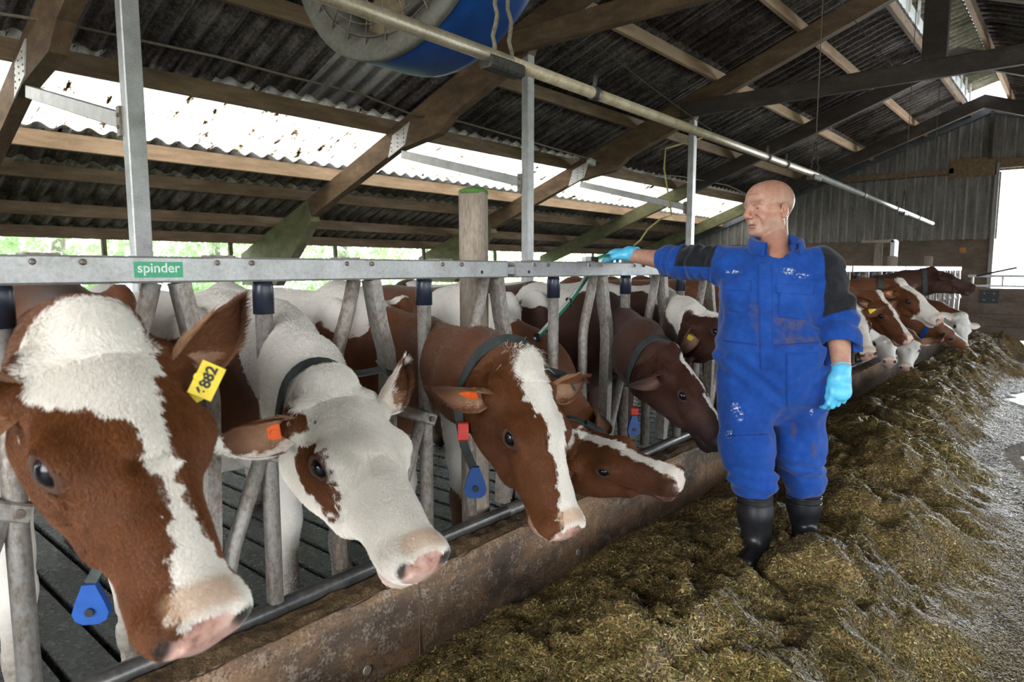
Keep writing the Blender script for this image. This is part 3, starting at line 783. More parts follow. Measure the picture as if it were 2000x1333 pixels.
for k, (tx, ty, rad) in enumerate(((-15.5, 1.2, 1.7), (-16.5, 5.0, 1.8), (-17, 9.0, 1.8), (-16.5, 13.0, 1.9), (-17.5, 17.5, 2.0), (-17, 23.0, 2.4), (-17, 29.0, 2.4))):
    t = thing('leafy_tree', tree_words[k], 'tree', (tx, ty, -.5), 'trees outside the open barn side')
    MB().tube([(tx, ty, -.5), (tx + .1, ty, 1.2), (tx, ty + .2, 2.6), (tx - .1, ty + .1, 3.8)], [.2, .17, .12, .05], 9).build('trunk', M_TRUNK, t)
    n = 2600
    d = rng.normal(size=(n, 3)); d /= np.linalg.norm(d, axis=1)[:, None]
    r = rad * (.45 + .55 * rng.random(n) ** .5) * (1 + .25 * vnoise(d[:, 0], d[:, 1], d[:, 2], .5, k))
    c = d * r[:, None] * np.array([1, 1, 1.05]) + np.array([tx, ty, 2.0])
    keep = c[:, 2] > -.4; c = c[keep]; n = len(c)
    a = rng.normal(size=(n, 3)); a /= np.linalg.norm(a, axis=1)[:, None]; b = np.cross(a, rng.normal(size=(n, 3))); b /= np.linalg.norm(b, axis=1)[:, None]
    s = rng.uniform(.07, .15, n)[:, None]
    V = np.stack([c - a * s, c + b * s * .5, c + a * s, c - b * s * .5], 1).reshape(-1, 3)
    o = link('foliage', mesh_from(V, np.arange(4 * n).reshape(n, 4), 'foliage', False), M_LEAF, t); o['kind'] = 'stuff'
# ---------------------------------------------------------------- the heap of feed
def smooth(a, b, x):
    t = np.clip((x - a) / (b - a), 0, 1); return t * t * (3 - 2 * t)
def feed_right(y):
    return 1.95 - .55 * smooth(3.0, 9.0, y) + .10 * np.sin(y * 1.7) + .05 * np.sin(y * 4.3)
_lr = np.random.default_rng(5)
_LY = .9 + 14.5 * (_lr.random(230) ** 1.35); _LX = .22 + _lr.random(230) * 1.35
_LR = _lr.uniform(.12, .36, 230); _LH = _LR * _lr.uniform(.26, .46, 230); _LA = _lr.uniform(.75, 1.5, 230); _LT = _lr.uniform(0, 3.14, 230)
def LUMPS(x, y):
    """rounded clods: the highest of many overlapping domes, so that creases form between them"""
    x = np.asarray(x, float); y = np.asarray(y, float); out = np.zeros(x.shape)
    wx = x + .05 * vnoise(x, y, None, .12, 61); wy = y + .05 * vnoise(x, y, None, .12, 62)
    for a, b, r, hh_, as_, t in zip(_LX, _LY, _LR, _LH, _LA, _LT):
        s_ = (np.abs(x - a) < r * 1.6) & (np.abs(y - b) < r * 1.6)
        if not s_.any(): continue
        dx, dy = wx[s_] - a, wy[s_] - b; u = (dx * math.cos(t) + dy * math.sin(t)) / r; v = (-dx * math.sin(t) + dy * math.cos(t)) / (r * as_)
        q = np.clip(1 - u * u - v * v, 0, 1); out[s_] = np.maximum(out[s_], hh_ * q ** .75)
    return out
def feed_h(x, y, fine=True):
    x = np.asarray(x, float); y = np.asarray(y, float)
    xr = feed_right(y) + .16 * fbm(x, y, None, .5, 21, 3)
    t = np.clip((x - .14) / (xr - .14), -.3, 1.6)
    prof = np.sin(np.clip(t, 0, 1) * math.pi * .93 + .20) ** .9
    prof = np.where(t > 1, 0, prof) * smooth(1.0, .72, t) + 0
    prof = np.clip(prof, 0, 1)
    amp = .19 + .05 * vnoise(y * 0, y, None, 1.1, 5) + .05 * smooth(5, 9, y)
    low = -.06 * np.exp(-((x - .2) / .30) ** 2) * (1 - .6 * smooth(2.3, 2.7, y))       # eaten away along the kerb
    h = amp * prof + low * prof
    wx = x + .10 * vnoise(x, y, None, .35, 31); wy = y + .10 * vnoise(x, y, None, .35, 32)
    n1 = vnoise(wx, wy, None, .55, 1)
    n2 = 1 - np.abs(vnoise(wx * 1.0, wy * 1.35, None, .30, 2)) * 2
    n3 = vnoise(wx, wy, None, .13, 3); n3b = 1 - 2 * np.abs(vnoise(wx, wy, None, .10, 13))
    m = .06 + .94 * prof
    n4 = 1 - 2 * np.abs(vnoise(wx, wy, None, .055, 14))
    h = h + m * (.060 * n1 + .045 * n2 + .036 * n3 + .024 * n3b + .011 * n4)
    h = h + LUMPS(x, y) * m
    # the hollow trodden round the boots and the ridge in front of it
    h = h - .055 * np.exp(-(((x - .72) / .32) ** 2 + ((y - 2.55) / .16) ** 2)) * prof
    h = h + .05 * np.exp(-(((x - 1.25) / .35) ** 2 + ((y - 2.75) / .14) ** 2)) * prof
    if fine:
        h = h + m * (.010 * vnoise(x, y, None, .05, 6) + .007 * vnoise(x, y, None, .026, 7) + .0045 * vnoise(x, y, None, .014, 8))
    edge = smooth(1.25, .9, t)
    return FLOOR_Z + .012 + np.maximum(h * edge, -.004 + .006 * vnoise(x, y, None, .02, 9)) - .03 * smooth(1.15, 1.3, t)

def feed_mat():
    m, nt, b = new_mat('chopped_feed')
    v = world_coords(nt)
    big = noise(nt, v, 2.6, 5, .65, .5); mid = noise(nt, v, 13, 5, .7)
    vor = N(nt, 'TexVoronoi'); vor.inputs['Scale'].default_value = 95; nt.links.new(v, vor.inputs['Vector'])
    vor2 = N(nt, 'TexVoronoi'); vor2.inputs['Scale'].default_value = 150; nt.links.new(world_coords(nt, (1, .35, 1)), vor2.inputs['Vector'])
    sep = N(nt, 'SeparateColor'); nt.links.new(vor.outputs['Color'], sep.inputs[0])
    f = math_(nt, 'ADD', math_(nt, 'MULTIPLY', big, .5), math_(nt, 'MULTIPLY', mid, .5))
    base = ramp(nt, f, [(.34, (.026, .017, .007)), (.46, (.090, .056, .020)), (.56, (.20, .120, .042)), (.70, (.33, .205, .075))])
    flake = ramp(nt, sep.outputs[0], [(.55, (.035, .028, .009)), (.72, (.21, .145, .04)), (.88, (.45, .31, .11)), (.97, (.60, .50, .26))])
    fl = ramp(nt, sep.outputs[1], [(.52, (0, 0, 0)), (.56, (1, 1, 1))])
    c = mixc(nt, math_(nt, 'MULTIPLY', fl, math_(nt, 'MULTIPLY', math_(nt, 'SUBTRACT', f, .30, clamp=True), 2.4, clamp=True)), base, flake)
    nt.links.new(c, b.inputs['Base Color'])
    b.inputs['Roughness'].default_value = .72; b.inputs['Specular IOR Level'].default_value = .35
    hgt = math_(nt, 'ADD', math_(nt, 'MULTIPLY', vor.outputs['Distance'], -.8), math_(nt, 'ADD', mid, math_(nt, 'MULTIPLY', vor2.outputs['Distance'], -.5)))
    bump(nt, b, hgt, .9, .012)
    return m
M_FEED = feed_mat()
def strand_mat():
    m, nt, b = new_mat('cut_stalks')
    a = N(nt, 'Attribute', attribute_name='tint')
    nt.links.new(a.outputs['Color'], b.inputs['Base Color'])
    b.inputs['Roughness'].default_value = .45; b.inputs['Specular IOR Level'].default_value = .5
    return m
M_STRAND = strand_mat()

feed = tag(bpy.data.objects.new('feed_heap', None), 'long heap of brown chopped feed along the kerb', 'feed', kind='stuff')
COL.objects.link(feed); feed.location = (1.0, 4, FLOOR_Z)
def grid(x0, x1, nx, ys):
    xs = np.linspace(x0, x1, nx); X, Y = np.meshgrid(xs, ys); Z = feed_h(X, Y)
    idx = np.arange(X.size).reshape(X.shape)
    Q = np.c_[idx[:-1, :-1].ravel(), idx[:-1, 1:].ravel(), idx[1:, 1:].ravel(), idx[1:, :-1].ravel()]
    return np.c_[X.ravel(), Y.ravel(), Z.ravel()], Q
ys = [.75]
while ys[-1] < 15.6: ys.append(ys[-1] + max(.0075, .0030 * ys[-1] + .0015))
V, Q = grid(.140, 2.35, 270, np.array(ys))
o = link('feed_surface', mesh_from(V, Q, 'feed_surface'), M_FEED, feed); o['kind'] = 'stuff'

PAL = np.array([(.30, .22, .07), (.20, .14, .04), (.10, .08, .025), (.42, .33, .14), (.13, .13, .04), (.06, .045, .018), (.55, .46, .25), (.24, .15, .05)])
def strands(n, y0, y1, lmin, lmax, wid, name):
    """thin bent chopped stalks lying on the heap, in depth-weighted density"""
    y = y0 * (y1 / y0) ** rng.random(n)
    x = .16 + rng.random(n) ** .85 * (feed_right(y) + .15 - .16)
    z = feed_h(x, y)
    keep = z > FLOOR_Z + .004
    x, y, z = x[keep], y[keep], z[keep]; n = len(x)
    e = .01
    gx = (feed_h(x + e, y, False) - feed_h(x - e, y, False)) / (2 * e); gy = (feed_h(x, y + e, False) - feed_h(x, y - e, False)) / (2 * e)
    nrm = np.stack([-gx, -gy, np.ones(n)], 1); nrm /= np.linalg.norm(nrm, axis=1)[:, None]
    th = rng.random(n) * 2 * np.pi
    d = np.stack([np.cos(th), np.sin(th), rng.normal(0, .35, n)], 1)
    d -= nrm * np.sum(d * nrm, 1)[:, None] * .75; d /= np.linalg.norm(d, axis=1)[:, None]
    L = rng.uniform(lmin, lmax, n) * rng.choice([.5, 1, 1, 1.6], n); W = wid * rng.uniform(.6, 1.4, n)
    s = np.cross(d, nrm); s /= np.linalg.norm(s, axis=1)[:, None]
    p = np.stack([x, y, z], 1) + nrm * rng.uniform(.000, .006, n)[:, None]
    bend = nrm * (L * rng.uniform(-.05, .25, n))[:, None]
    A = p - d * (L / 2)[:, None]; B = p + bend * .5; Cc = p + d * (L / 2)[:, None]
    w = s * (W / 2)[:, None]
    Vv = np.stack([A - w, A + w, B + w, B - w, Cc + w, Cc - w], 1).reshape(-1, 3)
    b0 = np.arange(n) * 6
    Qq = np.concatenate([np.stack([b0, b0 + 1, b0 + 2, b0 + 3], 1), np.stack([b0 + 3, b0 + 2, b0 + 4, b0 + 5], 1)])
    me = mesh_from(Vv, Qq, name, False)
    patch = vnoise(x, y, None, .35, 41) * .5 + .5
    ci = rng.choice(8, n, p=[.16, .2, .2, .09, .12, .13, .03, .07])
    col = PAL[ci] * rng.uniform(.6, 1.25, n)[:, None] * (.6 + .8 * patch)[:, None]
    at = me.attributes.new('tint', 'FLOAT_COLOR', 'POINT')
    at.data.foreach_set('color', np.repeat(np.c_[col, np.ones(n)], 6, axis=0).astype(np.float32).ravel())
    o = link(name, me, M_STRAND, feed); o['kind'] = 'stuff'
strands(120000, 1.0, 9.0, .008, .032, .0024, 'cut_stalks')
strands(130000, 1.0, 6.0, .005, .011, .0060, 'grain_flakes')
strands(26000, 5.0, 15.0, .03, .08, .006, 'cut_stalks')
# ---------------------------------------------------------------- distance-field modelling (cows, man)
def axis_grid(lo, hi, flo, fhi, hf, hc):
    """coordinates from lo to hi, spaced hf inside [flo, fhi] and growing to hc outside"""
    a = list(np.arange(flo, fhi + hf * .5, hf)); h = hf
    while a[-1] < hi:
        h = min(hc, h * 1.18); a.append(a[-1] + h)
    b = []; h = hf; x = flo
    while x > lo:
        h = min(hc, h * 1.18); x -= h; b.append(x)
    return np.array(b[::-1] + a, dtype=np.float32)

class Field:
    def __init__(self, xs, ys, zs):
        self.ax = (xs, ys, zs); self.f = np.full((len(xs), len(ys), len(zs)), 1.0, dtype=np.float32)
    def _sl(self, lo, hi, m):
        out = []
        for a, l, h in zip(self.ax, lo, hi):
            i = max(0, np.searchsorted(a, l - m) - 2); j = min(len(a), np.searchsorted(a, h + m) + 2)
            if j - i < 1: return None
            out.append(slice(i, j))
        return tuple(out)
    def put(self, lo, hi, fn, k=.03, mode='+'):
        m = k + .02
        s = self._sl(lo, hi, m)
        if s is None: return
        X, Y, Z = np.meshgrid(self.ax[0][s[0]], self.ax[1][s[1]], self.ax[2][s[2]], indexing='ij', sparse=True)
        d = fn(X, Y, Z).astype(np.float32); f = self.f[s]
        if mode == '+':
            h = np.maximum(k - np.abs(f - d), 0) / max(k, 1e-6); self.f[s] = np.minimum(f, d) - h * h * k * .25
        elif mode == '-':
            d = -d; h = np.maximum(k - np.abs(f - d), 0) / max(k, 1e-6); self.f[s] = np.maximum(f, d) + h * h * k * .25
        elif mode == 'add': self.f[s] = f + d
    def rc(self, a, b, ra, rb, k=.03, mode='+'):
        a = np.array(a, float); b = np.array(b, float); ab = b - a; L2 = ab @ ab + 1e-12
        r = max(ra, rb); lo = np.minimum(a, b) - r; hi = np.maximum(a, b) + r
        def fn(X, Y, Z):
            t = np.clip(((X - a[0]) * ab[0] + (Y - a[1]) * ab[1] + (Z - a[2]) * ab[2]) / L2, 0, 1)
            return np.sqrt((X - a[0] - t * ab[0]) ** 2 + (Y - a[1] - t * ab[1]) ** 2 + (Z - a[2] - t * ab[2]) ** 2) - (ra + (rb - ra) * t)
        self.put(lo, hi, fn, k, mode)
    def chain(self, pts, rs, k=.03):
        for i in range(len(pts) - 1): self.rc(pts[i], pts[i + 1], rs[i], rs[i + 1], k)
    def ell(self, c, R, r, k=.03, mode='+'):
        """ellipsoid: centre c, R 3x3 columns = axes, radii r"""
        c = np.array(c, float); R = np.eye(3) if R is None else np.array(R, float); r = np.array(r, float)
        e = np.sqrt(((R * r) ** 2).sum(1))
        def fn(X, Y, Z):
            x, y, z = X - c[0], Y - c[1], Z - c[2]
            p = [(x * R[0, i] + y * R[1, i] + z * R[2, i]) / r[i] for i in range(3)]
            k0 = np.sqrt(p[0] ** 2 + p[1] ** 2 + p[2] ** 2) + 1e-9
            k1 = np.sqrt((p[0] / r[0]) ** 2 + (p[1] / r[1]) ** 2 + (p[2] / r[2]) ** 2) + 1e-9
            return k0 * (k0 - 1) / k1
        self.put(c - e, c + e, fn, k, mode)
    def mesh(self):
        """surface nets on the rectilinear grid -> vertices, quads"""
        f = self.f; ins = f < 0
        nx, ny, nz = f.shape
        cnt = np.zeros((nx - 1, ny - 1, nz - 1), dtype=np.uint8)
        for a in (0, 1):
            for b in (0, 1):
                for c in (0, 1):
                    cnt += ins[a:nx - 1 + a, b:ny - 1 + b, c:nz - 1 + c]
        act = np.nonzero((cnt > 0) & (cnt < 8)); I, J, K = act; n = len(I)
        cid = np.full(cnt.shape, -1, dtype=np.int32); cid[act] = np.arange(n)
        G = [np.asarray(a, dtype=np.float32) for a in self.ax]
        cv = {}
        for a in (0, 1):
            for b in (0, 1):
                for c in (0, 1): cv[(a, b, c)] = f[I + a, J + b, K + c]
        acc = np.zeros((n, 3), np.float32); num = np.zeros(n, np.float32)
        for axis in range(3):
            for u in (0, 1):
                for w in (0, 1):
                    c0 = [u, w]; c0.insert(axis, 0); c1 = [u, w]; c1.insert(axis, 1)
                    v0, v1 = cv[tuple(c0)], cv[tuple(c1)]
                    s = (v0 < 0) != (v1 < 0)
                    t = np.where(s, v0 / np.where(s, v0 - v1, 1), 0)
                    p0 = np.stack([G[0][I + c0[0]], G[1][J + c0[1]], G[2][K + c0[2]]], 1)
                    p1 = np.stack([G[0][I + c1[0]], G[1][J + c1[1]], G[2][K + c1[2]]], 1)
                    acc += np.where(s[:, None], p0 + (p1 - p0) * t[:, None], 0); num += s
        V = acc / np.maximum(num, 1)[:, None]
        Q = []
        for axis in range(3):
            s0 = [slice(None)] * 3; s1 = [slice(None)] * 3; s0[axis] = slice(0, -1); s1[axis] = slice(1, None)
            a_ = ins[tuple(s0)]; b_ = ins[tuple(s1)]
            e = np.nonzero(a_ != b_); flip = a_[e]
            o1, o2 = [(1, 2), (2, 0), (0, 1)][axis]
            idx = [list(e) for _ in range(4)]
            d = [(-1, -1), (0, -1), (0, 0), (-1, 0)]
            ok = (e[o1] > 0) & (e[o2] > 0) & (e[o1] < f.shape[o1] - 1) & (e[o2] < f.shape[o2] - 1)
            q = []
            for (p, r) in d:
                ii = [x[ok].copy() for x in e]; ii[o1] = ii[o1] + p; ii[o2] = ii[o2] + r
                q.append(cid[tuple(ii)])
            q = np.stack(q, 1); fl = flip[ok]
            q[~fl] = q[~fl][:, ::-1]
            Q.append(q)
        return V, np.concatenate(Q)
def laplace(V, Q, it=1, lam=.5):
    for _ in range(it):
        acc = np.zeros_like(V); num = np.zeros(len(V), np.float32)
        for i in range(4):
            for j in ((i + 1) % 4, (i - 1) % 4):
                np.add.at(acc, Q[:, i], V[Q[:, j]]); np.add.at(num, Q[:, i], 1)
        V = V + lam * (acc / np.maximum(num, 1)[:, None] - V)
    return V
def basis(fwd, up):
    x = np.array(fwd, float); x /= np.linalg.norm(x); z = np.array(up, float); z -= x * (x @ z); z /= np.linalg.norm(z)
    return np.c_[x, np.cross(z, x), z]
def unit(v):
    v = np.array(v, float); return v / np.linalg.norm(v)

# ---------------------------------------------------------------- cows
def coat_mat(name, brown, dark, white=(.74, .69, .62)):
    m, nt, b = new_mat(name)
    def att(n): return N(nt, 'Attribute', attribute_name=n).outputs['Fac']
    v = coords(nt)
    nz = noise(nt, v, 38, 4, .7); nz2 = noise(nt, v, 9, 3, .6); hair = noise(nt, coords(nt, (60, 240, 240)), 1.0, 4, .7)
    # ragged coat edges
    w = math_(nt, 'ADD', att('white'), math_(nt, 'MULTIPLY', math_(nt, 'SUBTRACT', nz, .5), .030))
    w = math_(nt, 'ADD', w, math_(nt, 'MULTIPLY', math_(nt, 'SUBTRACT', nz2, .5), .022))
    wf = math_(nt, 'MULTIPLY_ADD', w, 160.0, .5, clamp=True)
    br = ramp(nt, math_(nt, 'ADD', math_(nt, 'MULTIPLY', nz2, .55), math_(nt, 'MULTIPLY', hair, .45)), [(.3, tuple(x * .68 for x in brown)), (.5, brown), (.72, tuple(min(1, x * 1.35) for x in brown))])
    br = mixc(nt, att('dark'), br, dark)
    wh = ramp(nt, math_(nt, 'ADD', math_(nt, 'MULTIPLY', nz2, .6), math_(nt, 'MULTIPLY', hair, .4)), [(.28, tuple(x * .78 for x in white)), (.5, white), (.75, tuple(min(.92, x * 1.08) for x in white))])
    c = mixc(nt, wf, br, wh)
    # soiled lower legs
    c = mixc(nt, math_(nt, 'MULTIPLY', att('dirt'), math_(nt, 'MULTIPLY_ADD', nz, 1.2, .1, clamp=True), clamp=True), c, (.10, .065, .03))
    pk = ramp(nt, math_(nt, 'ADD', math_(nt, 'MULTIPLY', nz, .5), math_(nt, 'MULTIPLY', nz2, .5)), [(.36, (.16, .075, .055)), (.45, (.48, .26, .20)), (.6, (.64, .42, .35))])
    c = mixc(nt, math_(nt, 'MULTIPLY', att('pink'), 1.0, clamp=True), c, pk)
    c = mixc(nt, math_(nt, 'MULTIPLY', att('tan'), math_(nt, 'MULTIPLY_ADD', nz, 1.1, .05, clamp=True), clamp=True), c, (.60, .36, .20))
    c = mixc(nt, att('black'), c, (.012, .009, .008))
    nt.links.new(c, b.inputs['Base Color'])
    rg = math_(nt, 'MULTIPLY_ADD', att('pink'), -.28, .62)
    nt.links.new(rg, b.inputs['Roughness'])
    b.inputs['Specular IOR Level'].default_value = .32
    b.inputs['Sheen Weight'].default_value = .12; b.inputs['Sheen Roughness'].default_value = .5
    bump(nt, b, math_(nt, 'ADD', hair, math_(nt, 'MULTIPLY', nz, .5)), .22, .004)
    return m
COAT_RED = coat_mat('red_and_white_coat', (.125, .042, .013), (.045, .015, .008))
COAT_DEEP = coat_mat('dark_red_and_white_coat', (.055, .019, .010), (.014, .007, .006))
m, nt, b = new_mat('cow_eye'); b.inputs['Base Color'].default_value = (.006, .005, .008, 1); b.inputs['Roughness'].default_value = .06
b.inputs['Specular IOR Level'].default_value = .35; M_EYE = m
M_COLLAR = patchy('dark_webbing_collar', [(.3, (.018, .022, .022)), (.55, (.055, .065, .062)), (.8, (.11, .12, .11))], 14, rough=.75, fine=120, bumpst=.3)
M_TAGBLUE = plain('blue_collar_tag', (.008, .07, .30), .35, var=.15)
M_TAGRED = plain('red_plastic', (.65, .03, .015), .4)
M_TAGORANGE = plain('orange_ear_tag', (.85, .13, .02), .45)
M_TAGYELLOW = plain('yellow_ear_tag', (.75, .55, .03), .5)
M_TAGINK = plain('black_tag_print', (.02, .02, .02), .6)
M_HOOF = plain('dark_hoof', (.03, .022, .016), .5)
M_TUFT = patchy('cream_tuft_hair', [(.3, (.62, .55, .44)), (.7, (.84, .80, .72))], 30, rough=.7)

HB = -0.02
def build_cow(name, label, P, Fv, Uv, slot_y, white_head, white_body, coat, fine=.006, coarse=.035, body_z=0.0, slot_z=None, sc=1.0,
              ears=None, head_dark=0.0, seed=0, body_dy=0.0, group=None, legs=True, pinkness=1.0):
    """head pose: P = poll, Fv = towards the muzzle, Uv = up out of the forehead; body stands behind the fence along -X"""
    P = np.array(P, float); R = basis(Fv, Uv)
    Hs = sc
    def hp(x, y, z): return P + R @ (np.array([x, y, z], float) * Hs)
    ys0 = slot_y
    zf = FLOOR_Z
    # skeleton points (world); body stands along -X from the fence
    by = slot_y + body_dy
    withers = np.array([-.78, by, 1.33 + body_z]); back = np.array([-1.45, by, 1.29 + body_z]); hip = np.array([-2.05, by, 1.34 + body_z]); tailh = np.array([-2.45, by, 1.27 + body_z])
    throat = hp(.06, 0, -.24); nape = hp(-.02, 0, -.075)
    sz = slot_z if slot_z is not None else .45 * withers[2] + .55 * nape[2]
    neck_top_mid = np.array([-.12, ys0, max(min(sz + .12, 1.30), .75)])
    neck_bot_mid = np.array([-.12, ys0, neck_top_mid[2] - .24])
    brisket = np.array([-.42, by, .80 + body_z])
    # grid: fine round head and neck
    hc = hp(.24, 0, -.11)
    lo = np.minimum(hc - .42 * Hs, [-.35, ys0 - .2, hc[2] - .36]); hi = np.maximum(hc + .42 * Hs, [.1, ys0 + .2, hc[2] + .36])
    crn = [hp(a, b2, c2) for a in (-.08, .57) for b2 in (-.16, .16) for c2 in (-.29, .05)]
    crn = np.array(crn); flo = crn.min(0) - .01; fhi = crn.max(0) + .01
    xs = axis_grid(-2.75, fhi[0] + .03, max(flo[0], -.3), fhi[0], fine, coarse)
    ya = axis_grid(min(by - .50, flo[1] - .03), max(by + .50, fhi[1] + .03), flo[1], fhi[1], fine, coarse)
    za = axis_grid(zf - .03, 1.52 + body_z, flo[2], fhi[2], fine, coarse)
    Fd = Field(xs, ya, za)
    # ---- trunk
    Fd.ell((-1.35, by, .93 + body_z), None, (.82, .315, .385), .08)
    Fd.ell((-1.75, by, .86 + body_z), None, (.55, .325, .36), .10)
    Fd.ell((-.80, by, .95 + body_z), None, (.36, .255, .37), .10)
    Fd.chain([withers - [0, 0, .09], back - [0, 0, .085], hip - [0, 0, .09], tailh - [0, 0, .09]], [.08, .075, .09, .07], .14)
    for s in (-1, 1):
        Fd.rc((-1.98, by + s * .225, 1.24 + body_z), (-2.08, by + s * .20, 1.22 + body_z), .055, .06, .08)      # hook bones
        Fd.ell((-.70, by + s * .20, .98 + body_z), basis((.35, 0, 1), (0, s, 0)), (.36, .09, .15) and (.36, .15, .085), .09)     # shoulder blade
        Fd.ell((-2.22, by + s * .17, .92 + body_z), None, (.24, .13, .36), .10)
        Fd.rc((-2.45, by + s * .10, 1.10 + body_z), (-2.40, by + s * .12, .9 + body_z), .06, .08, .08)
        if legs:
            fx = -.66 + .05 * s
            Fd.chain([(fx, by + s * .17, .80 + body_z), (fx + .02, by + s * .165, .50), (fx + .03, by + s * .16, .36), (fx + .02, by + s * .16, .13 + zf + .1), (fx + .045, by + s * .16, zf + .085)],
                     [.115, .068, .062, .042, .052], .05)
            Fd.ell((fx + .065, by + s * .16, zf + .045), None, (.075, .06, .055), .02)
            hx = -2.2 + .08 * s
            Fd.chain([(hx + .12, by + s * .19, .72), (hx - .17, by + s * .18, .52), (hx - .13, by + s * .18, .40), (hx - .04, by + s * .18, .16 + zf + .1), (hx - .01, by + s * .18, zf + .085)],
                     [.14, .075, .062, .045, .052], .05)
            Fd.ell((hx + .015, by + s * .18, zf + .045), None, (.075, .06, .055), .02)
    Fd.rc((-2.0, by, .56), (-1.85, by, .60), .16, .13, .08)       # udder
    Fd.chain([tailh - [0.05, 0, .04], tailh + [-.12, 0, -.2], tailh + [-.13, .02, -.6], tailh + [-.10, .02, -.85]], [.04, .028, .02, .035], .03)
    # ---- neck: a crest chain, a throat chain and a filler between
    kq = .09
    crest = [withers - [.0, 0, .10], neck_top_mid - [0.12, 0, .06] if True else None, .35 * neck_top_mid + .65 * nape - [0, 0, .02], nape]
    thr = [brisket, neck_bot_mid, .4 * neck_bot_mid + .6 * throat, throat]
    Fd.chain(crest, [.11, .085, .078, .075], kq)
    Fd.chain(thr, [.15, .105, .088, .075], kq)
    Fd.chain([(a * .5 + b2 * .5) for a, b2 in zip(crest, thr)], [.17, .115, .10, .09], kq)
    Fd.rc(brisket + [.06, 0, -.02], neck_bot_mid - [.05, 0, .06], .06, .03, .06)        # dewlap
    # ---- head
    def E(c, r, k=.03, mode='+', rot=None):
        Rr = R if rot is None else R @ rot
        Fd.ell(hp(*c), Rr, np.array(r) * Hs, k, mode)
    def C(a, b2, ra, rb, k=.03, mode='+'): Fd.rc(hp(*a), hp(*b2), ra * Hs, rb * Hs, k, mode)
    E((.09, 0, -.085), (.140, .106, .085), .03)
    E((.0, 0, -.030), (.055, .068, .050), .035)                                          # poll
    E((.17, 0, -.070), (.14, .104, .062), .03)                                           # broad flat forehead
    for s in (-1, 1):
        E((.206, s * .082, -.064), (.060, .040, .034), .030)                             # orbit
        E((.13, s * .070, -.150), (.115, .040, .098), .04)                               # cheek
        C((.08, s * .062, -.215), (.30, s * .040, -.185), .045, .034, .035)              # jaw
        C((.20, s * .078, -.105), (.34, s * .052, -.125), .026, .020, .025)              # facial crest
        C((.05, s * .085, -.070), (.075, s * .112, -.072), .040, .032, .03)                 # ear root
    C((.22, 0, -.085), (.455, 0, -.084), .080, .053, .04)                                # nasal bridge
    E((.36, 0, -.108), (.16, .067, .062), .03)
    C((.28, 0, -.165), (.46, 0, -.150), .048, .036, .03)                                 # lower jaw
    E((.478, 0, -.092), (.050, .080, .052), .022)                                        # muzzle
    E((.440, 0, -.120), (.070, .066, .048), .03)
    E((.455, 0, -.172), (.045, .046, .026), .016)                                        # chin and lower lip
    for s in (-1, 1):
        E((.500, s * .046, -.080), (.026, .022, .030), .02)
        E((.524, s * .050, -.076), (.028, .0145, .0195), .009, '-', rot=basis((1, s * .55, -.1), (.2, s * .5, 1)))   # nostril
        E((.47, s * .060, -.146), (.075, .018, .0045), .006, '-')                        # mouth slit
        od = unit((.40, s * .86, .30)); oh = unit(np.cross(np.cross(od, (1, 0, -.25)), od)); ov = np.cross(od, oh); eyec = np.array((.215, s * .100, -.066))
        E(eyec, (.029, .038, .031), .014, rot=np.c_[od, oh, ov])                         # lids
        E(eyec + od * .026, (.030, .0250, .0132), .006, '-', rot=np.c_[od, oh, ov])      # lid opening
        E(eyec + np.array((-.006, -s * .006, .030)), (.036, .020, .011), .016)           # brow
        C(eyec + np.array((.035, -s * .004, -.030)), eyec + np.array((-.02, 0, -.036)), .007, .006, .012)
    E((.3, 0, -.02), (.10, .03, .006), .02, '-')
    V, Q = Fd.mesh()
    V = laplace(V, Q, 1, .35)
    # ---- ears: cupped leaves growing out of the ear roots
    Vs = [V]; Qs = [Q]; base = len(V)
    ear_mask = [np.zeros(len(V))]
    if ears is None: ears = [((-.25, -1, -.05), (.75, -.2, .55)), ((-.25, 1, -.05), (.75, .2, .55))]
    ear_info = []
    for s, (dv, nv) in zip((-1, 1), ears):
        root = hp(.072, s * .096, -.072); d = R @ unit(dv); nrm = R @ np.array(nv, float); nrm -= d * (d @ nrm); nrm /= np.linalg.norm(nrm); sd = np.cross(nrm, d)
        nu, nw = 15, 13; L = .205 * Hs; Wd = .060 * Hs
        pts = []; inner = []
        for a in range(nu):
            u = a / (nu - 1); w_ = Wd * (1.0 * (math.sin(math.pi * min(1, .22 + .80 * u ** .85)) ** .75)); w_ = max(w_, .004)
            if u < .2: w_ = .034 * Hs + (w_ - .034 * Hs) * (u / .2)
            cup = .62 + 1.0 * (1 - u) ** 1.2
            ctr = root + d * (L * u) + nrm * (.020 * Hs * math.sin(u * 2.6)) 
            ring_o = []; 
            for b2 in range(nw):
                t = -1 + 2 * b2 / (nw - 1); ang = t * cup * 1.05
                rad = w_ / max(cup, .5)
                off = sd * (math.sin(ang) * rad) + nrm * ((1 - math.cos(ang)) * rad * 1.0)
                ring_o.append(ctr + off)
            th = .006 * Hs
            back_ = [p - nrm * th for p in ring_o]
            pts += ring_o + back_[::-1]
            inner += [1.0] * nw + [0.0] * nw
        pts = np.array(pts); m2 = nw * 2
        q = []
        for a in range(nu - 1):
            for b2 in range(m2):
                q.append((a * m2 + b2, a * m2 + (b2 + 1) % m2, (a + 1) * m2 + (b2 + 1) % m2, (a + 1) * m2 + b2))
        for b2 in range(nw - 1):
            q.append(((nu - 1) * m2 + b2, (nu - 1) * m2 + b2 + 1, (nu - 1) * m2 + m2 - 2 - b2, (nu - 1) * m2 + m2 - 1 - b2))
        q = np.array(q)
        if s < 0: pass
        Vs.append(pts.astype(np.float32)); Qs.append(q + base); base += len(pts)
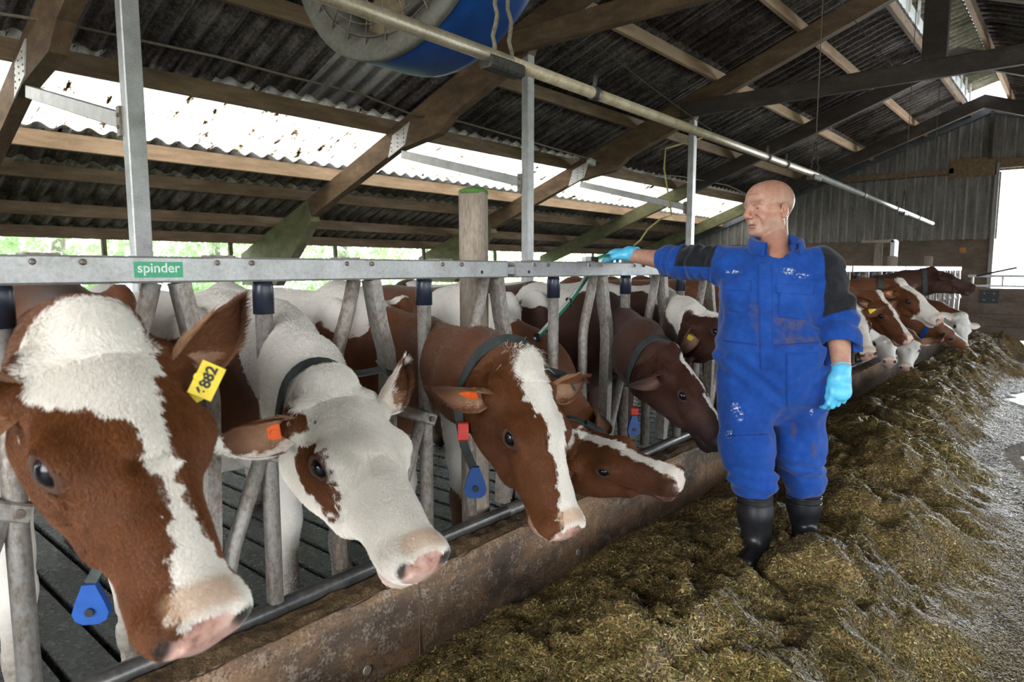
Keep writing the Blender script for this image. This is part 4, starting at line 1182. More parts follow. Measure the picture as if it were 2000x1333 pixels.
        ear_mask.append(np.where(np.array(inner) > 0, 2.0 + np.repeat(np.arange(nu) / (nu - 1), m2), 4.0 + np.repeat(np.arange(nu) / (nu - 1), m2)) * 1.0)
        ear_info.append((root, d, nrm, sd, L))
    V = np.concatenate(Vs); Q = np.concatenate(Qs); em = np.concatenate(ear_mask)
    # ---- coat attributes in head-local and body coordinates
    Lh = (V - P) @ R / Hs
    x, y, z = Lh[:, 0], Lh[:, 1], Lh[:, 2]
    headw = smooth(-.10, .03, x - .3 * np.minimum(0, z + .12)) * (np.abs(y) < .3) * (x < .62) * (z > -.34) * (V[:, 0] > -.35)
    wb = white_body(V[:, 0], V[:, 1] - by, V[:, 2]) + .035 * fbm(V[:, 0], V[:, 1], V[:, 2], .16, seed + 50, 3)
    wh = white_head(x, y, z) + .006 * fbm(x, y, z, .05, seed + 60, 2)
    is_head = (headw > .5) | (em >= 2)
    wv = np.where(is_head, wh, wb)
    muzz = np.stack([(x - .507) / .042, y / .064, (z + .088) / .046], 1)
    md = np.sqrt((muzz ** 2).sum(1))
    pink = smooth(1.02, .86, md) * smooth(.468, .492, x + .25 * (z + .06)) * pinkness
    lip = smooth(.040, .0, np.abs(z + .158)) * smooth(.40, .46, x) * (x < .56) * .75 * pinkness
    pink = np.maximum(pink, lip) * (em < 2)
    tanm = smooth(.448, .466, x + .15 * (z + .04)) * smooth(.506, .490, x + .30 * (z + .05)) * smooth(-.085, -.06, z) * smooth(.058, .040, np.abs(y)) * (em < 2) * .9 * pinkness
    nost = np.zeros(len(V)); lid = np.zeros(len(V))
    for s in (-1, 1):
        nost = np.maximum(nost, smooth(.026, .017, np.sqrt((x - .512) ** 2 + ((y - s * .052) * 1.3) ** 2 + (z + .075) ** 2)))
        e2 = np.sqrt(((x - .222) / 1.25) ** 2 + ((z + .060) * 1.25) ** 2 + (y - s * .120) ** 2 * .5)
        lid = np.maximum(lid, smooth(.040, .024, e2))
    mouth = smooth(.007, .002, np.abs(z + .146)) * smooth(.37, .40, x) * smooth(.55, .53, x) * smooth(.02, .03, np.abs(y) + (x - .4) * .2)
    black = np.clip(np.maximum(np.maximum(nost * .92 * (em < 2), mouth * .7 * (em < 2)), lid * .62 * (em < 2)), 0, 1)
    dark = np.clip(head_dark * smooth(.22, .50, x) * is_head + .35 * smooth(-.14, -.22, z) * is_head * (head_dark > 0), 0, 1)
    inn = (em >= 2) & (em < 4); eu = em - np.floor(em / 2) * 2
    dark = np.where(em >= 2, np.maximum(dark, .75 * smooth(.35, .95, eu)), dark)
    pink = np.where(inn, (.16 if head_dark < .5 else .03) * smooth(.75, .2, eu), pink); tanm = np.where(inn, (.45 if head_dark < .5 else .08) * smooth(.85, .3, eu), tanm)
    dirt = smooth(.36, .05, V[:, 2]) * (V[:, 0] < -.35) * .9 + .35 * smooth(.75, .3, V[:, 2]) * (V[:, 0] < -1.6)
    hoof = smooth(zf + .10, zf + .075, V[:, 2]) * (V[:, 0] < -.3)
    black = np.maximum(black, hoof * .8)
    t = thing(name, label, 'cow', (-1.3, by, FLOOR_Z), group)
    me = mesh_from(V, Q, 'cow_body')
    for an, av in (('white', wv), ('pink', pink), ('tan', tanm), ('dark', dark), ('black', black), ('dirt', np.clip(dirt, 0, 1))):
        me.attributes.new(an, 'FLOAT', 'POINT').data.foreach_set('value', np.asarray(av, np.float32))
    link('body', me, coat, t)
    # eyes
    for s in (-1, 1):
        od = unit((.40, s * .86, .30)); c = hp(*(np.array((.215, s * .100, -.066)) + od * .0015)); r = .0262 * Hs; Vv = []; Qv = []; n1, n2 = 10, 16
        for a in range(n1 + 1):
            for b2 in range(n2):
                ph = math.pi * a / n1; th = 2 * math.pi * b2 / n2
                Vv.append(c + r * np.array([math.sin(ph) * math.cos(th), math.sin(ph) * math.sin(th), math.cos(ph)]))
        for a in range(n1):
            for b2 in range(n2): Qv.append((a * n2 + b2, a * n2 + (b2 + 1) % n2, (a + 1) * n2 + (b2 + 1) % n2, (a + 1) * n2 + b2))
        link('eye', mesh_from(Vv, Qv, 'eye'), M_EYE, t)
    info = dict(Q=Q, wv=wv, pink=pink, tanm=tanm, dark=dark, black=black, is_head=is_head, em=em, coat=coat, t=t, hp=hp, R=R, P=P, ears=ear_info, crest=crest, thr=thr, nape=nape, throat=throat, V=V, Hs=Hs)
    return info

def eartag(info, side, u, mt, w=.034, h=.042, tilt=0.0, text=None, out=1.0):
    root, d, nrm, sd, L = info['ears'][side]
    c = root + d * L * u + nrm * (.012 * out) + nrm * (.0 if out > 0 else -.02)
    a = d * math.cos(tilt) + sd * math.sin(tilt); b = -d * math.sin(tilt) + sd * math.cos(tilt)
    n = nrm
    o = MB().obox(c + n * .006, np.c_[a, b, n], (w, h, .002)).build('ear_tag', mt, info['t'])
    MB().tube([c, c + n * .012], .009, 10).build('tag_button', mt, o)
    if text:
        cu = bpy.data.curves.new('tag_print', 'FONT'); cu.body = text; cu.size = .030; cu.align_x = 'CENTER'; cu.align_y = 'CENTER'; cu.extrude = .0002; cu.offset = .0006
        to = bpy.data.objects.new('src', cu); COL.objects.link(to)
        tm = bpy.data.meshes.new_from_object(to.evaluated_get(bpy.context.evaluated_depsgraph_get())); bpy.data.objects.remove(to)
        p = c + n * .0085
        tm.transform(Matrix(((b[0], a[0], n[0], p[0]), (b[1], a[1], n[1], p[1]), (b[2], a[2], n[2], p[2]), (0, 0, 0, 1)))); tm.materials.clear()
        link('tag_print', tm, M_TAGINK, o)
    return o

def collar(info, s=.72, ry=.125, tag_mt=M_TAGBLUE, tag2=M_TAGRED, lean=0.0, grow=.003, drop=.0, mt=None):
    """webbing loop lying on the skin: cast outward from the neck axis against the body mesh"""
    t = info['t']
    cr, th = info['crest'], info['thr']
    a = cr[2] + (cr[3] - cr[2]) * s; b = th[2] + (th[3] - th[2]) * (s + lean)
    c = (a + b) / 2; up = unit(a - b)
    ax = unit((cr[3] + th[3]) / 2 - (cr[2] + th[2]) / 2); ax = ax - up * (ax @ up); ax = unit(ax); sd = np.cross(up, ax)
    V = info['V']; rel = V - c; hgt = rel @ ax; near = (np.abs(hgt) < .022)
    u = rel[near] @ sd; w = rel[near] @ up; ang = np.arctan2(w, u); rad = np.hypot(u, w)
    n = 44; P = []
    for i in range(n):
        th_ = 2 * math.pi * i / n
        da = np.abs((ang - th_ + math.pi) % (2 * math.pi) - math.pi); mk = (da < .16) & (rad < .32)
        r = np.percentile(rad[mk], 70) if mk.sum() > 3 else np.nan
        P.append(r)
    P = np.array(P); ok = ~np.isnan(P)
    if ok.sum() < 8: P[:] = .14
    else: P = np.interp(np.arange(n), np.nonzero(ok)[0], P[ok], period=n)
    for _ in range(2): P = (np.roll(P, 1) + 2 * P + np.roll(P, -1)) / 4
    P = P + grow
    Vv = []; Qv = []
    for i in range(n):
        th_ = 2 * math.pi * i / n; dirv = sd * math.cos(th_) + up * math.sin(th_)
        rr = P[i] + drop * max(0, -math.sin(th_))
        for dr, da in ((0, -.026), (.006, -.026), (.006, .026), (0, .026)): Vv.append(c + dirv * (rr + dr) + ax * da)
    for i in range(n):
        for k in range(4): Qv.append((i * 4 + k, i * 4 + (k + 1) % 4, ((i + 1) % n) * 4 + (k + 1) % 4, ((i + 1) % n) * 4 + k))
    me = mesh_from(Vv, Qv, 'collar', False)
    co = link('collar', me, mt or M_COLLAR, t)
    # buckle
    k = int(n * .12); dirv = sd * math.cos(2 * math.pi * k / n) + up * math.sin(2 * math.pi * k / n)
    tg = np.cross(ax, dirv)
    MB().obox(c + dirv * (P[k] + .010), np.c_[tg, ax, dirv], (.022, .026, .004), .003).build('buckle', M_COLLAR, co)
    bot = c - up * (P[int(n * .75)] + drop + .004)
    return co, bot, ax, sd, up, c, P

def hang_tag(co, p, mt, nrm, w=.034, h=.05, name='collar_tag'):
    """rounded tag hanging straight down at p, facing nrm"""
    nrm = np.array(nrm, float); nrm[2] = 0; nrm = unit(nrm); s = np.cross([0, 0, 1.0], nrm)
    prof = [(-.35, 1), (.35, 1), (.8, .1), (1, -.45), (.85, -.8), (.45, -1), (-.45, -1), (-.85, -.8), (-1, -.45), (-.8, .1)]
    V = []
    for dn in (-.010, .010):
        for a, b in prof: V.append(np.array(p) + s * a * w + np.array([0, 0, 1.0]) * (b - 1) * h + nrm * dn)
    n = len(prof); f = [tuple(range(n - 1, -1, -1)), tuple(range(n, 2 * n))] + [(i, (i + 1) % n, n + (i + 1) % n, n + i) for i in range(n)]
    o = MB().add(V, f).build(name, mt, co)
    q = np.array(p) + np.array([0, 0, -h * 1.35]) + nrm * .011
    MB().tube([q, q + nrm * .006], .010, 10).build('tag_rivet', M_BLACK, o)
    return o
def tuft(info, n=900, seed=1, spread=.06, length=.055, mt=None, back=-.01):
    r = np.random.default_rng(seed); t = info['t']; hp, R, Hs = info['hp'], info['R'], info['Hs']
    mb_v, mb_q = [], []
    for i in range(n):
        a = r.normal(0, spread * .45); bx = r.normal(back, .022)
        z0 = .008 - 2.2 * a * a - 6 * (bx + .0) ** 2
        d = np.array([r.normal(.1, .5), a * 9 + r.normal(0, .4), r.uniform(.5, 1.2)]); d /= np.linalg.norm(d)
        L = length * r.uniform(.4, 1.1); w = .0007
        p0 = np.array([bx, a, z0 - .004]); p1 = p0 + d * L * .5; p2 = p0 + d * L * .85 + np.array([.3 * L, a * 3 * L, -.25 * L])
        s = np.cross(d, r.normal(size=3)); s /= np.linalg.norm(s); s *= w
        b = len(mb_v)
        for p, k in ((p0, 1), (p1, .8), (p2, .2)):
            mb_v.append(hp(*(p - s * k))); mb_v.append(hp(*(p + s * k)))
        mb_q += [(b, b + 1, b + 3, b + 2), (b + 2, b + 3, b + 5, b + 4)]
    o = link('poll_tuft', mesh_from(mb_v, mb_q, 'poll_tuft', False), mt or M_TUFT, t)
    o['kind'] = 'stuff'
    return o

def fur_mat():
    m, nt, b = new_mat('short_fur'); a = N(nt, 'Attribute', attribute_name='tint'); nt.links.new(a.outputs['Color'], b.inputs['Base Color'])
    b.inputs['Roughness'].default_value = .45; b.inputs['Specular IOR Level'].default_value = .35
    return m
M_FUR = fur_mat()
BROWNS = {'red_and_white_coat': ((.158, .053, .0155), (.045, .015, .008)), 'dark_red_and_white_coat': ((.062, .021, .011), (.014, .007, .006))}
def fur(info, n, length=.011, wid=.0004, xmin=-.5, seed=0, head_share=.75):
    """short coat hairs lying on the skin, combed down the face and back along the neck and trunk"""
    r = np.random.default_rng(seed); V, Q = info['V'], info['Q']
    a, b, c, d = (V[Q[:, i]] for i in range(4))
    nr = np.cross(c - a, d - b); area = np.linalg.norm(nr, axis=1) * .5; nr = nr / (2 * area[:, None] + 1e-12)
    ctr = (a + b + c + d) / 4
    att = {k: info[k][Q].mean(1) for k in ('wv', 'pink', 'tanm', 'dark', 'black')}
    hd = info['is_head'][Q].mean(1) > .5; ear = info['em'][Q].min(1) >= 2
    w = area * (att['pink'] < .35) * (att['black'] < .45) * (ctr[:, 0] > xmin) * ((CAM - ctr) * nr).sum(1).clip(0, .2)
    wh_, wb_ = w * hd, w * ~hd
    w = wh_ / max(wh_.sum(), 1e-9) * head_share + wb_ / max(wb_.sum(), 1e-9) * (1 - head_share)
    f = r.choice(len(Q), n, p=w / w.sum()); u, v = r.random((n, 1)), r.random((n, 1))
    p = (a[f] * (1 - u) + b[f] * u) * (1 - v) + (d[f] * (1 - u) + c[f] * u) * v
    nn = nr[f]
    R = info['R']; L = (p - info['P']) @ R / info['Hs']
    flow = np.where(hd[f][:, None], R[:, 0] + .5 * np.tanh(L[:, 1:2] * 14) * R[:, 1], np.array([-.75, 0, -.65]))
    flow = np.where(ear[f][:, None], R[:, 1] * np.sign(L[:, 1:2]) - .4 * R[:, 2], flow)
    poll = hd[f] & (L[:, 0] < .07) & (L[:, 2] > -.06)
    flow[poll] = -R[:, 0] * .1 + R[:, 2] * .8 + R[:, 1] * (L[poll, 1:2] * 6)
    flow = flow + .45 * np.stack([vnoise(*(p.T), s=.06, seed=81 + i) for i in range(3)], 1) + .22 * r.normal(size=(n, 3))
    flow = flow - nn * (flow * nn).sum(1)[:, None]; flow /= np.linalg.norm(flow, axis=1)[:, None] + 1e-9
    ln = length * r.uniform(.6, 1.3, n) * np.where(ear[f], 1.6, 1) * np.where(poll, 1.8, 1) * np.where(hd[f] & (L[:, 0] > .3), .6, 1)
    ln = ln[:, None]
    P0 = p - nn * .0006; P1 = p + flow * ln * .5 + nn * ln * .22; P2 = p + flow * ln + nn * ln * .26
    wt = att['wv'][f] + .016 * vnoise(*(p.T), s=.016, seed=91) + .010 * vnoise(*(p.T), s=.05, seed=92)
    isw = wt > 0
    br, dk = BROWNS[info['coat'].name]
    col = np.array(br) * (1 - att['dark'][f])[:, None] + np.array(dk) * att['dark'][f][:, None]
    var = (1 + .22 * vnoise(*(p.T), s=.03, seed=95) + .25 * vnoise(*(p.T), s=.12, seed=96))[:, None] * r.uniform(.75, 1.3, n)[:, None]
    col = np.where(isw[:, None], np.array((.90, .85, .77)) * np.clip(.88 + .12 * var, .7, 1.08), col * var)
    tn = att['tanm'][f][:, None]; col = col * (1 - tn * .7) + np.array((.60, .38, .22)) * tn * .7
    bk = att['black'][f][:, None]; col = col * (1 - bk) + .012 * bk
    hc = bpy.data.hair_curves.new('fur'); hc.add_curves([3] * n)
    hc.attributes['position'].data.foreach_set('vector', np.stack([P0, P1, P2], 1).astype(np.float32).ravel())
    ra = hc.attributes.get('radius') or hc.attributes.new('radius', 'FLOAT', 'POINT')
    ra.data.foreach_set('value', np.tile(np.array([wid, wid * .8, wid * .15], np.float32), n))
    hc.attributes.new('tint', 'FLOAT_COLOR', 'CURVE').data.foreach_set('color', np.c_[np.clip(col, 0, 1), np.ones(n)].astype(np.float32).ravel())
    hc.materials.append(M_FUR)
    o = bpy.data.objects.new('fur', hc); COL.objects.link(o); o.parent = info['t']; o.location = -parent_loc(info['t']); o['kind'] = 'stuff'
    return o
# ---------------------------------------------------------------- the herd
def blaze(xs, half, cen, zmin=-.125, top=1.0):
    """white strip down the face: half widths and centres by distance from the poll"""
    def fn(x, y, z):
        w = np.interp(x, xs, half); c = np.interp(x, xs, cen)
        v = w - np.abs(y - c)
        v = np.minimum(v, (z - zmin) * 1.0)
        return np.clip(v, -.2, .2)
    return fn
def union(*fs): return lambda x, y, z: np.maximum.reduce([f(x, y, z) for f in fs])
def neg(f): return lambda x, y, z: -f(x, y, z)
def blob(c, r):
    c = np.array(c, float); r = np.array(r, float); m = r.min()
    return lambda x, y, z: np.clip((1 - np.sqrt(((x - c[0]) / r[0]) ** 2 + ((y - c[1]) / r[1]) ** 2 + ((z - c[2]) / r[2]) ** 2)) * m, -.3, .3)
ALLW = lambda x, y, z: np.full(np.shape(x), .2)
NOW = lambda x, y, z: np.full(np.shape(x), -.2)
EMAR = [((-.25, -1, -.05), (.75, -.2, .55)), ((-.25, 1, -.05), (.75, .2, .55))]

# A: the nearest cow
A = build_cow('cow', 'brown cow nearest the camera, broad white blaze widening over its muzzle', (.745, .393, 1.365), (.70, .02, -.70), (.70, -.02, .70), .60,
    blaze([-.06, .0, .05, .10, .14, .17, .20, .24, .30, .36, .42, .46, .50], [.06, .075, .084, .082, .066, .046, .028, .021, .018, .022, .038, .050, .05], [-.01, -.012, -.018, -.022, -.018, -.004, .010, .015, .015, .015, .015, .016, .016]),
    union(blob((-.95, -.05, 1.30), (.20, .05, .16)), blob((-.6, -.15, .3), (.5, .5, .55)), blob((-2.0, 0, 1.0), (.6, .6, .5))), COAT_RED, fine=.0055, seed=1, sc=1.05, body_dy=.10, body_z=.08,
    ears=[((-.10, -1, -.10), (.8, -.1, .55)), ((-.55, .8, .25), (.65, .2, .5))])
# B: the white faced cow
B = build_cow('cow', 'white faced cow with a brown patch around one eye', (.489, 1.029, 1.161), (.824, -.102, -.558), (.555, -.052, .83), 1.27,
    union(lambda x, y, z: np.maximum(-blob((.195, -.115, -.10), (.068, .10, .068))(x, y, z), -9) * 1.0 if False else
          np.minimum(np.minimum(-blob((.195, -.125, -.105), (.078, .080, .072))(x, y, z), -blob((.245, -.12, -.135), (.045, .07, .060))(x, y, z)),
          np.minimum(-blob((.03, -.19, -.06), (.10, .085, .10))(x, y, z), np.minimum(-blob((.045, .255, -.03), (.10, .09, .10))(x, y, z), -blob((.09, -.115, -.045), (.030, .03, .022))(x, y, z))))),
    lambda x, y, z: np.minimum(np.minimum(.05 - blob((-.62, -.24, .98), (.26, .26, .22))(x, y, z) * 1.0 - .05, -blob((-.36, -.08, 1.02), (.26, .3, .20))(x, y, z)), -blob((-1.7, -.1, 1.36), (.16, .05, .05))(x, y, z)), COAT_RED, fine=.006, seed=2, sc=1.09, body_dy=.07,
    ears=[((-.18, -1, -.30), (.72, -.25, .35)), ((-.75, .8, .25), (.55, .35, .4))])
# C: red cow with long blaze
C = build_cow('cow', 'red cow with long white blaze, tufted poll and an orange tag in its ear', (.721, 1.568, 1.17), (.523, -.128, -.843), (.842, -.072, .534), 2.0,
    blaze([-.06, 0, .05, .10, .15, .20, .28, .36, .42, .47, .5], [.03, .054, .066, .064, .054, .045, .036, .030, .040, .056, .05], [0, .004, .008, .012, .022, .028, .024, .016, .010, .004, 0], zmin=-.135),
    lambda x, y, z: np.maximum.reduce([np.clip((-.72 - x) - .9 * (1.15 - z), -.25, .25), blob((-.60, -.10, 1.25), (.14, .16, .14))(x, y, z), blob((-.45, -.12, .58), (.25, .2, .13))(x, y, z), np.clip(.52 - z, -.25, .2)]),
    COAT_RED, fine=.006, seed=3, slot_z=1.08, ears=[((-.45, -1, -.50), (.85, -.25, .25)), ((-.15, 1, .05), (.6, .2, .6))])
# D: cow with its head tilted low over the kerb
D = build_cow('cow', 'brown cow stretching its head low and flat over the kerb, face rolled sideways', (.292, 2.417, .712), (.99, .071, -.118), (.136, -.356, .925), 2.82,
    lambda x, y, z: np.maximum(blaze([0.02, .05, .12, .2, .3, .4, .46, .5], [.0, .018, .024, .022, .022, .026, .034, .03], [.0, .0, .010, .012, .008, .004, 0, 0])(x, y, z), blob((.025, -.02, -.01), (.018, .055, .05))(x, y, z)),
    lambda x, y, z: np.maximum.reduce([blob((-.64, -.15, 1.2), (.30, .4, .28))(x, y, z), blob((-.5, 0, .45), (.4, .4, .4))(x, y, z), blob((-1.9, 0, 1.3), (.3, .3, .2))(x, y, z)]), COAT_RED, fine=.007, seed=4, pinkness=.35,
    ears=[((-.75, -.75, -.30), (.4, -.8, .3)), ((-.55, 1, -.1), (.6, .2, .6))], head_dark=.75)
# E: dark cow with narrow blaze
Ec = build_cow('cow', 'dark brown cow with a narrow white stripe and black muzzle beside the man', (.465, 3.051, 1.043), (.664, .022, -.748), (.746, .04, .664), 3.49,
    blaze([.03, .07, .14, .2, .3, .40, .47, .49], [.0, .026, .026, .017, .013, .014, .018, .0], [.012, .012, .018, .02, .016, .012, .008, .006]),
    lambda x, y, z: np.maximum.reduce([blob((-.58, -.05, 1.31), (.18, .35, .12))(x, y, z), blob((-.80, -.25, 1.06), (.14, .2, .20))(x, y, z), blob((-1.7, 0, 1.36), (.3, .12, .07))(x, y, z)]), COAT_DEEP, fine=.007, seed=5, head_dark=.9, pinkness=0.0,
    ears=[((-.25, -.75, -.75), (.75, -.45, .1)), ((-.4, 1, -.35), (.75, .2, .4))])
# F: white browed cow half hidden by the man
Fc = build_cow('cow', 'dark cow with white forehead, half hidden behind the man in blue', (.29, 3.66, 1.215), (.973, -.142, -.179), (.159, -.143, .977), 4.18,
    blaze([-.05, 0, .08, .13, .2, .3, .4, .5], [.05, .062, .066, .055, .035, .03, .035, .04], [0] * 8, zmin=-.085),
    lambda x, y, z: np.clip((z - 1.17) + .12 * np.sin(x * 5), -.25, .25), COAT_DEEP, fine=.008, seed=6, ears=[((-.15, -.55, -.85), (.8, -.5, .0)), ((-.4, 1, -.3), (.75, .2, .4))])
# the far heads to the right of the man
G = build_cow('cow', 'pale faced cow partly behind the rolled up sleeve of the man', (.485, 6.185, 1.151), (.495, -.552, -.671), (.211, -.673, .709), 5.74,
    lambda x, y, z: np.minimum(blaze([-.05, 0, .1, .3, .45, .5], [.08, .085, .085, .08, .07, .06], [0] * 6, zmin=-.2)(x, y, z), np.minimum(-blob((.06, .23, -.05), (.14, .12, .16))(x, y, z), -blob((.06, -.23, -.05), (.14, .12, .16))(x, y, z))), NOW, COAT_RED, fine=.010, coarse=.05, seed=7,
    ears=[((-.25, -1, .2), (.75, -.2, .55)), ((-.12, 1, .05), (.8, -.1, .5))], head_dark=.5)
Hh = build_cow('cow', 'brown cow with white stripe and big ears, right of the man beside his elbow', (.556, 6.963, 1.216), (.662, -.29, -.691), (.629, -.287, .722), 6.43,
    blaze([-.04, 0, .06, .14, .25, .36, .44, .5], [.02, .03, .032, .026, .022, .024, .036, .03], [0, 0, .01, .012, .012, .01, .006, 0]), NOW, COAT_RED, fine=.009, coarse=.05, seed=8,
    ears=[((-.35, -1, .15), (.75, -.3, .5)), ((-.05, 1, -.10), (.85, -.1, .45))])
I_ = build_cow('cow', 'brown cow with raised head and white blaze flaring over its whole muzzle', (.658, 7.34, 1.326), (.792, -.26, -.553), (.473, -.311, .824), 7.12,
    blaze([-.05, 0, .08, .2, .28, .36, .42, .5], [.05, .062, .058, .05, .056, .085, .12, .12], [0, 0, .012, .018, .012, 0, 0, 0], zmin=-.24), NOW, COAT_RED, fine=.009, coarse=.05, seed=9,
    ears=[((-.35, -1, -.05), (.75, -.3, .5)), ((-.25, 1, -.25), (.75, .1, .5))])
J_ = build_cow('cow', 'plain dark cow holding its head high and looking away along the alley', (.584, 9.6, 1.448), (.86, .42, -.30), (.33, .034, .942), 9.36,
    NOW, NOW, COAT_DEEP, fine=.010, coarse=.05, seed=10, slot_z=1.2, head_dark=.4, pinkness=.25)
L_ = build_cow('cow', 'far brown cow eating with its face side on, tag hanging from a blue collar', (.633, 10.2, .757), (.609, .596, -.524), (.751, -.219, .623), 10.05,
    blaze([-.03, 0, .2, .3, .45, .5], [.02, .03, .03, .035, .04, .04], [.03] * 6), NOW, COAT_RED, fine=.011, coarse=.05, seed=11)
K1 = build_cow('cow', 'white muzzled cow eating behind the brown heads, nearer of two', (.353, 8.349, .80), (.291, -.787, -.544), (.161, -.52, .839), 7.81,
    lambda x, y, z: np.clip(x - .12, -.2, .2), NOW, COAT_RED, fine=.011, coarse=.05, seed=12)
K2 = build_cow('cow', 'white muzzled cow eating deepest in the feed behind the raised brown head', (.476, 9.031, .69), (.109, -.779, -.617), (.06, -.614, .787), 8.67,
    lambda x, y, z: np.clip(x - .10, -.2, .2), NOW, COAT_RED, fine=.011, coarse=.05, seed=13)
M_ = build_cow('cow', 'farthest cow, white face lowered in front of the wooden gate', (.77, 11.249, .802), (.195, -.676, -.711), (.648, -.456, .61), 11.6,
    ALLW, NOW, COAT_RED, fine=.011, coarse=.05, seed=14)

# ear tags, collars and tags they wear
def tag_at(co, px, py, d, mt, w, h, nrm=(.75, -.65, 0)):
    return hang_tag(co[0], at_depth(px, py, d), mt, nrm, w, h)
def strap(co, pts):
    P = [at_depth(*p) for p in pts]
    return MB().tube(P, .013, 4, flat=(.35, tuple(RIGHT))).build('strap', M_COLLAR, co[0])
def red_box(co, px, py, d, w=.016, h=.028):
    p = at_depth(px, py, d); n = unit((CAM - p) * np.array([1, 1, .3])); u = unit(np.cross(ZUP, n))
    return MB().obox(p, np.c_[u, np.cross(n, u), n], (w, h, .012), .004).build('red_buckle', M_TAGRED, co[0])
co = collar(A, -.9); tag_at(co, 176, 1140, 1.55, M_TAGBLUE, .040, .048); strap(co, [(176, 1142, 1.555), (200, 1100, 1.56), (235, 1040, 1.56)])
eartag(B, 0, .30, M_TAGORANGE, .016, .020)
co = collar(B, .80)
eartag(C, 0, .42, M_TAGORANGE, .026, .022, .4)
co = collar(C, .86); tag_at(co, 928, 912, 2.10, M_TAGBLUE, .036, .050); red_box(co, 905, 843, 2.06); strap(co, [(893, 790, 2.10), (897, 820, 2.09), (906, 870, 2.09), (924, 914, 2.105)])
co = collar(D, .80); tag_at(co, 1108, 965, 2.9, M_TAGBLUE, .034, .055); red_box(co, 1102, 955, 2.86, .020, .026)
co = collar(Ec, .80); tag_at(co, 1238, 812, 3.5, M_TAGBLUE, .034, .055); red_box(co, 1240, 804, 3.48, .018, .02)
eartag(Fc, 0, .35, M_TAGYELLOW, .014, .018)
eartag(G, 1, .42, M_TAGYELLOW, .030, .030, .2)
eartag(I_, 0, .5, M_TAGORANGE, .02, .02)
co = collar(J_, .80); hang_tag(co[0], co[1], M_TAGRED, (.75, -.65, 0), .03, .04)
co = collar(L_, .75, mt=M_TAGBLUE); hang_tag(co[0], co[1], M_TAGBLUE, (.6, -.75, 0), .04, .05)
co = collar(I_, .5)
tuft(C, 1000, 2, .055, .05)
fur(A, 110000, .010, .00042, -.35, 1, .85); fur(B, 120000, .010, .00042, -1.6, 2, .62); fur(C, 120000, .010, .00042, -1.6, 3, .62); fur(D, 60000, .009, .00045, -.8, 4, .75)
fur(Ec, 70000, .008, .00045, -.8, 5, .7); fur(Fc, 36000, .009, .0005, -.5, 6, .8)
for k_, q_ in enumerate((Hh, I_, G, J_)): fur(q_, 12000, .014, .0009, -.3, 10 + k_, .85)
def big_tag(info, px, py, d, w, h, roll, text=None):
    p = at_depth(px, py, d); n = unit(CAM - p + np.array([.1, .25, .1])); u = unit(np.cross(np.array([0, 0, 1.0]), n)); v = np.cross(n, u)
    a = u * math.cos(roll) + v * math.sin(roll); b = np.cross(n, a)
    o = MB().obox(p, np.c_[a, b, n], (w, h, .0015)).build('ear_tag', M_TAGYELLOW, info['t'])
    MB().tube([p + b * h * .75, p + b * h * .75 + n * .006], .008, 10).build('tag_button', M_TAGYELLOW, o)
    if text:
        cu = bpy.data.curves.new('tag_print', 'FONT'); cu.body = text; cu.size = h * 1.25; cu.align_x = 'CENTER'; cu.align_y = 'CENTER'; cu.extrude = .0002; cu.offset = .0009
        to = bpy.data.objects.new('src', cu); COL.objects.link(to)
        tm = bpy.data.meshes.new_from_object(to.evaluated_get(bpy.context.evaluated_depsgraph_get())); bpy.data.objects.remove(to)
        q = p + n * .002
        tm.transform(Matrix(((a[0], b[0], n[0], q[0]), (a[1], b[1], n[1], q[1]), (a[2], b[2], n[2], q[2]), (0, 0, 0, 1)))); tm.materials.clear()
        link('tag_print', tm, M_TAGINK, o)
big_tag(A, 404, 744, 1.17, .031, .021, 1.05, '6882'); big_tag(A, 378, 776, 1.19, .012, .012, .4)

for q_ in (A, B, C, D, Ec, Fc, G, Hh, I_, J_, L_, K1, K2, M_): q_['t']['group'] = 'cows at the feed fence'
# ---------------------------------------------------------------- the man
from mathutils.bvhtree import BVHTree
def skin_mat():
    m, nt, b = new_mat('weathered_skin')
    v = world_coords(nt); n1 = noise(nt, v, 26, 5, .65); n2 = noise(nt, v, 160, 3, .7)
    f = math_(nt, 'ADD', math_(nt, 'MULTIPLY', n1, .7), math_(nt, 'MULTIPLY', n2, .3))
    c = ramp(nt, f, [(.3, (.33, .155, .10)), (.5, (.45, .235, .16)), (.72, (.55, .32, .235))])
    a = N(nt, 'Attribute', attribute_name='ruddy').outputs['Fac']; c = mixc(nt, a, c, (.48, .17, .12))
    a = N(nt, 'Attribute', attribute_name='stubble').outputs['Fac']; c = mixc(nt, math_(nt, 'MULTIPLY', a, math_(nt, 'MULTIPLY_ADD', n2, .8, .2, clamp=True)), c, (.24, .165, .135))
    a = N(nt, 'Attribute', attribute_name='lip').outputs['Fac']; c = mixc(nt, a, c, (.36, .14, .11))
    a = N(nt, 'Attribute', attribute_name='brow').outputs['Fac']; c = mixc(nt, a, c, (.16, .10, .075))
    nt.links.new(c, b.inputs['Base Color'])
    b.inputs['Roughness'].default_value = .46; b.inputs['Subsurface Weight'].default_value = .12
    b.inputs['Subsurface Radius'].default_value = (.012, .005, .003); b.inputs['Subsurface Scale'].default_value = .6
    bump(nt, b, f, .12, .003)
    return m
M_SKIN = skin_mat()
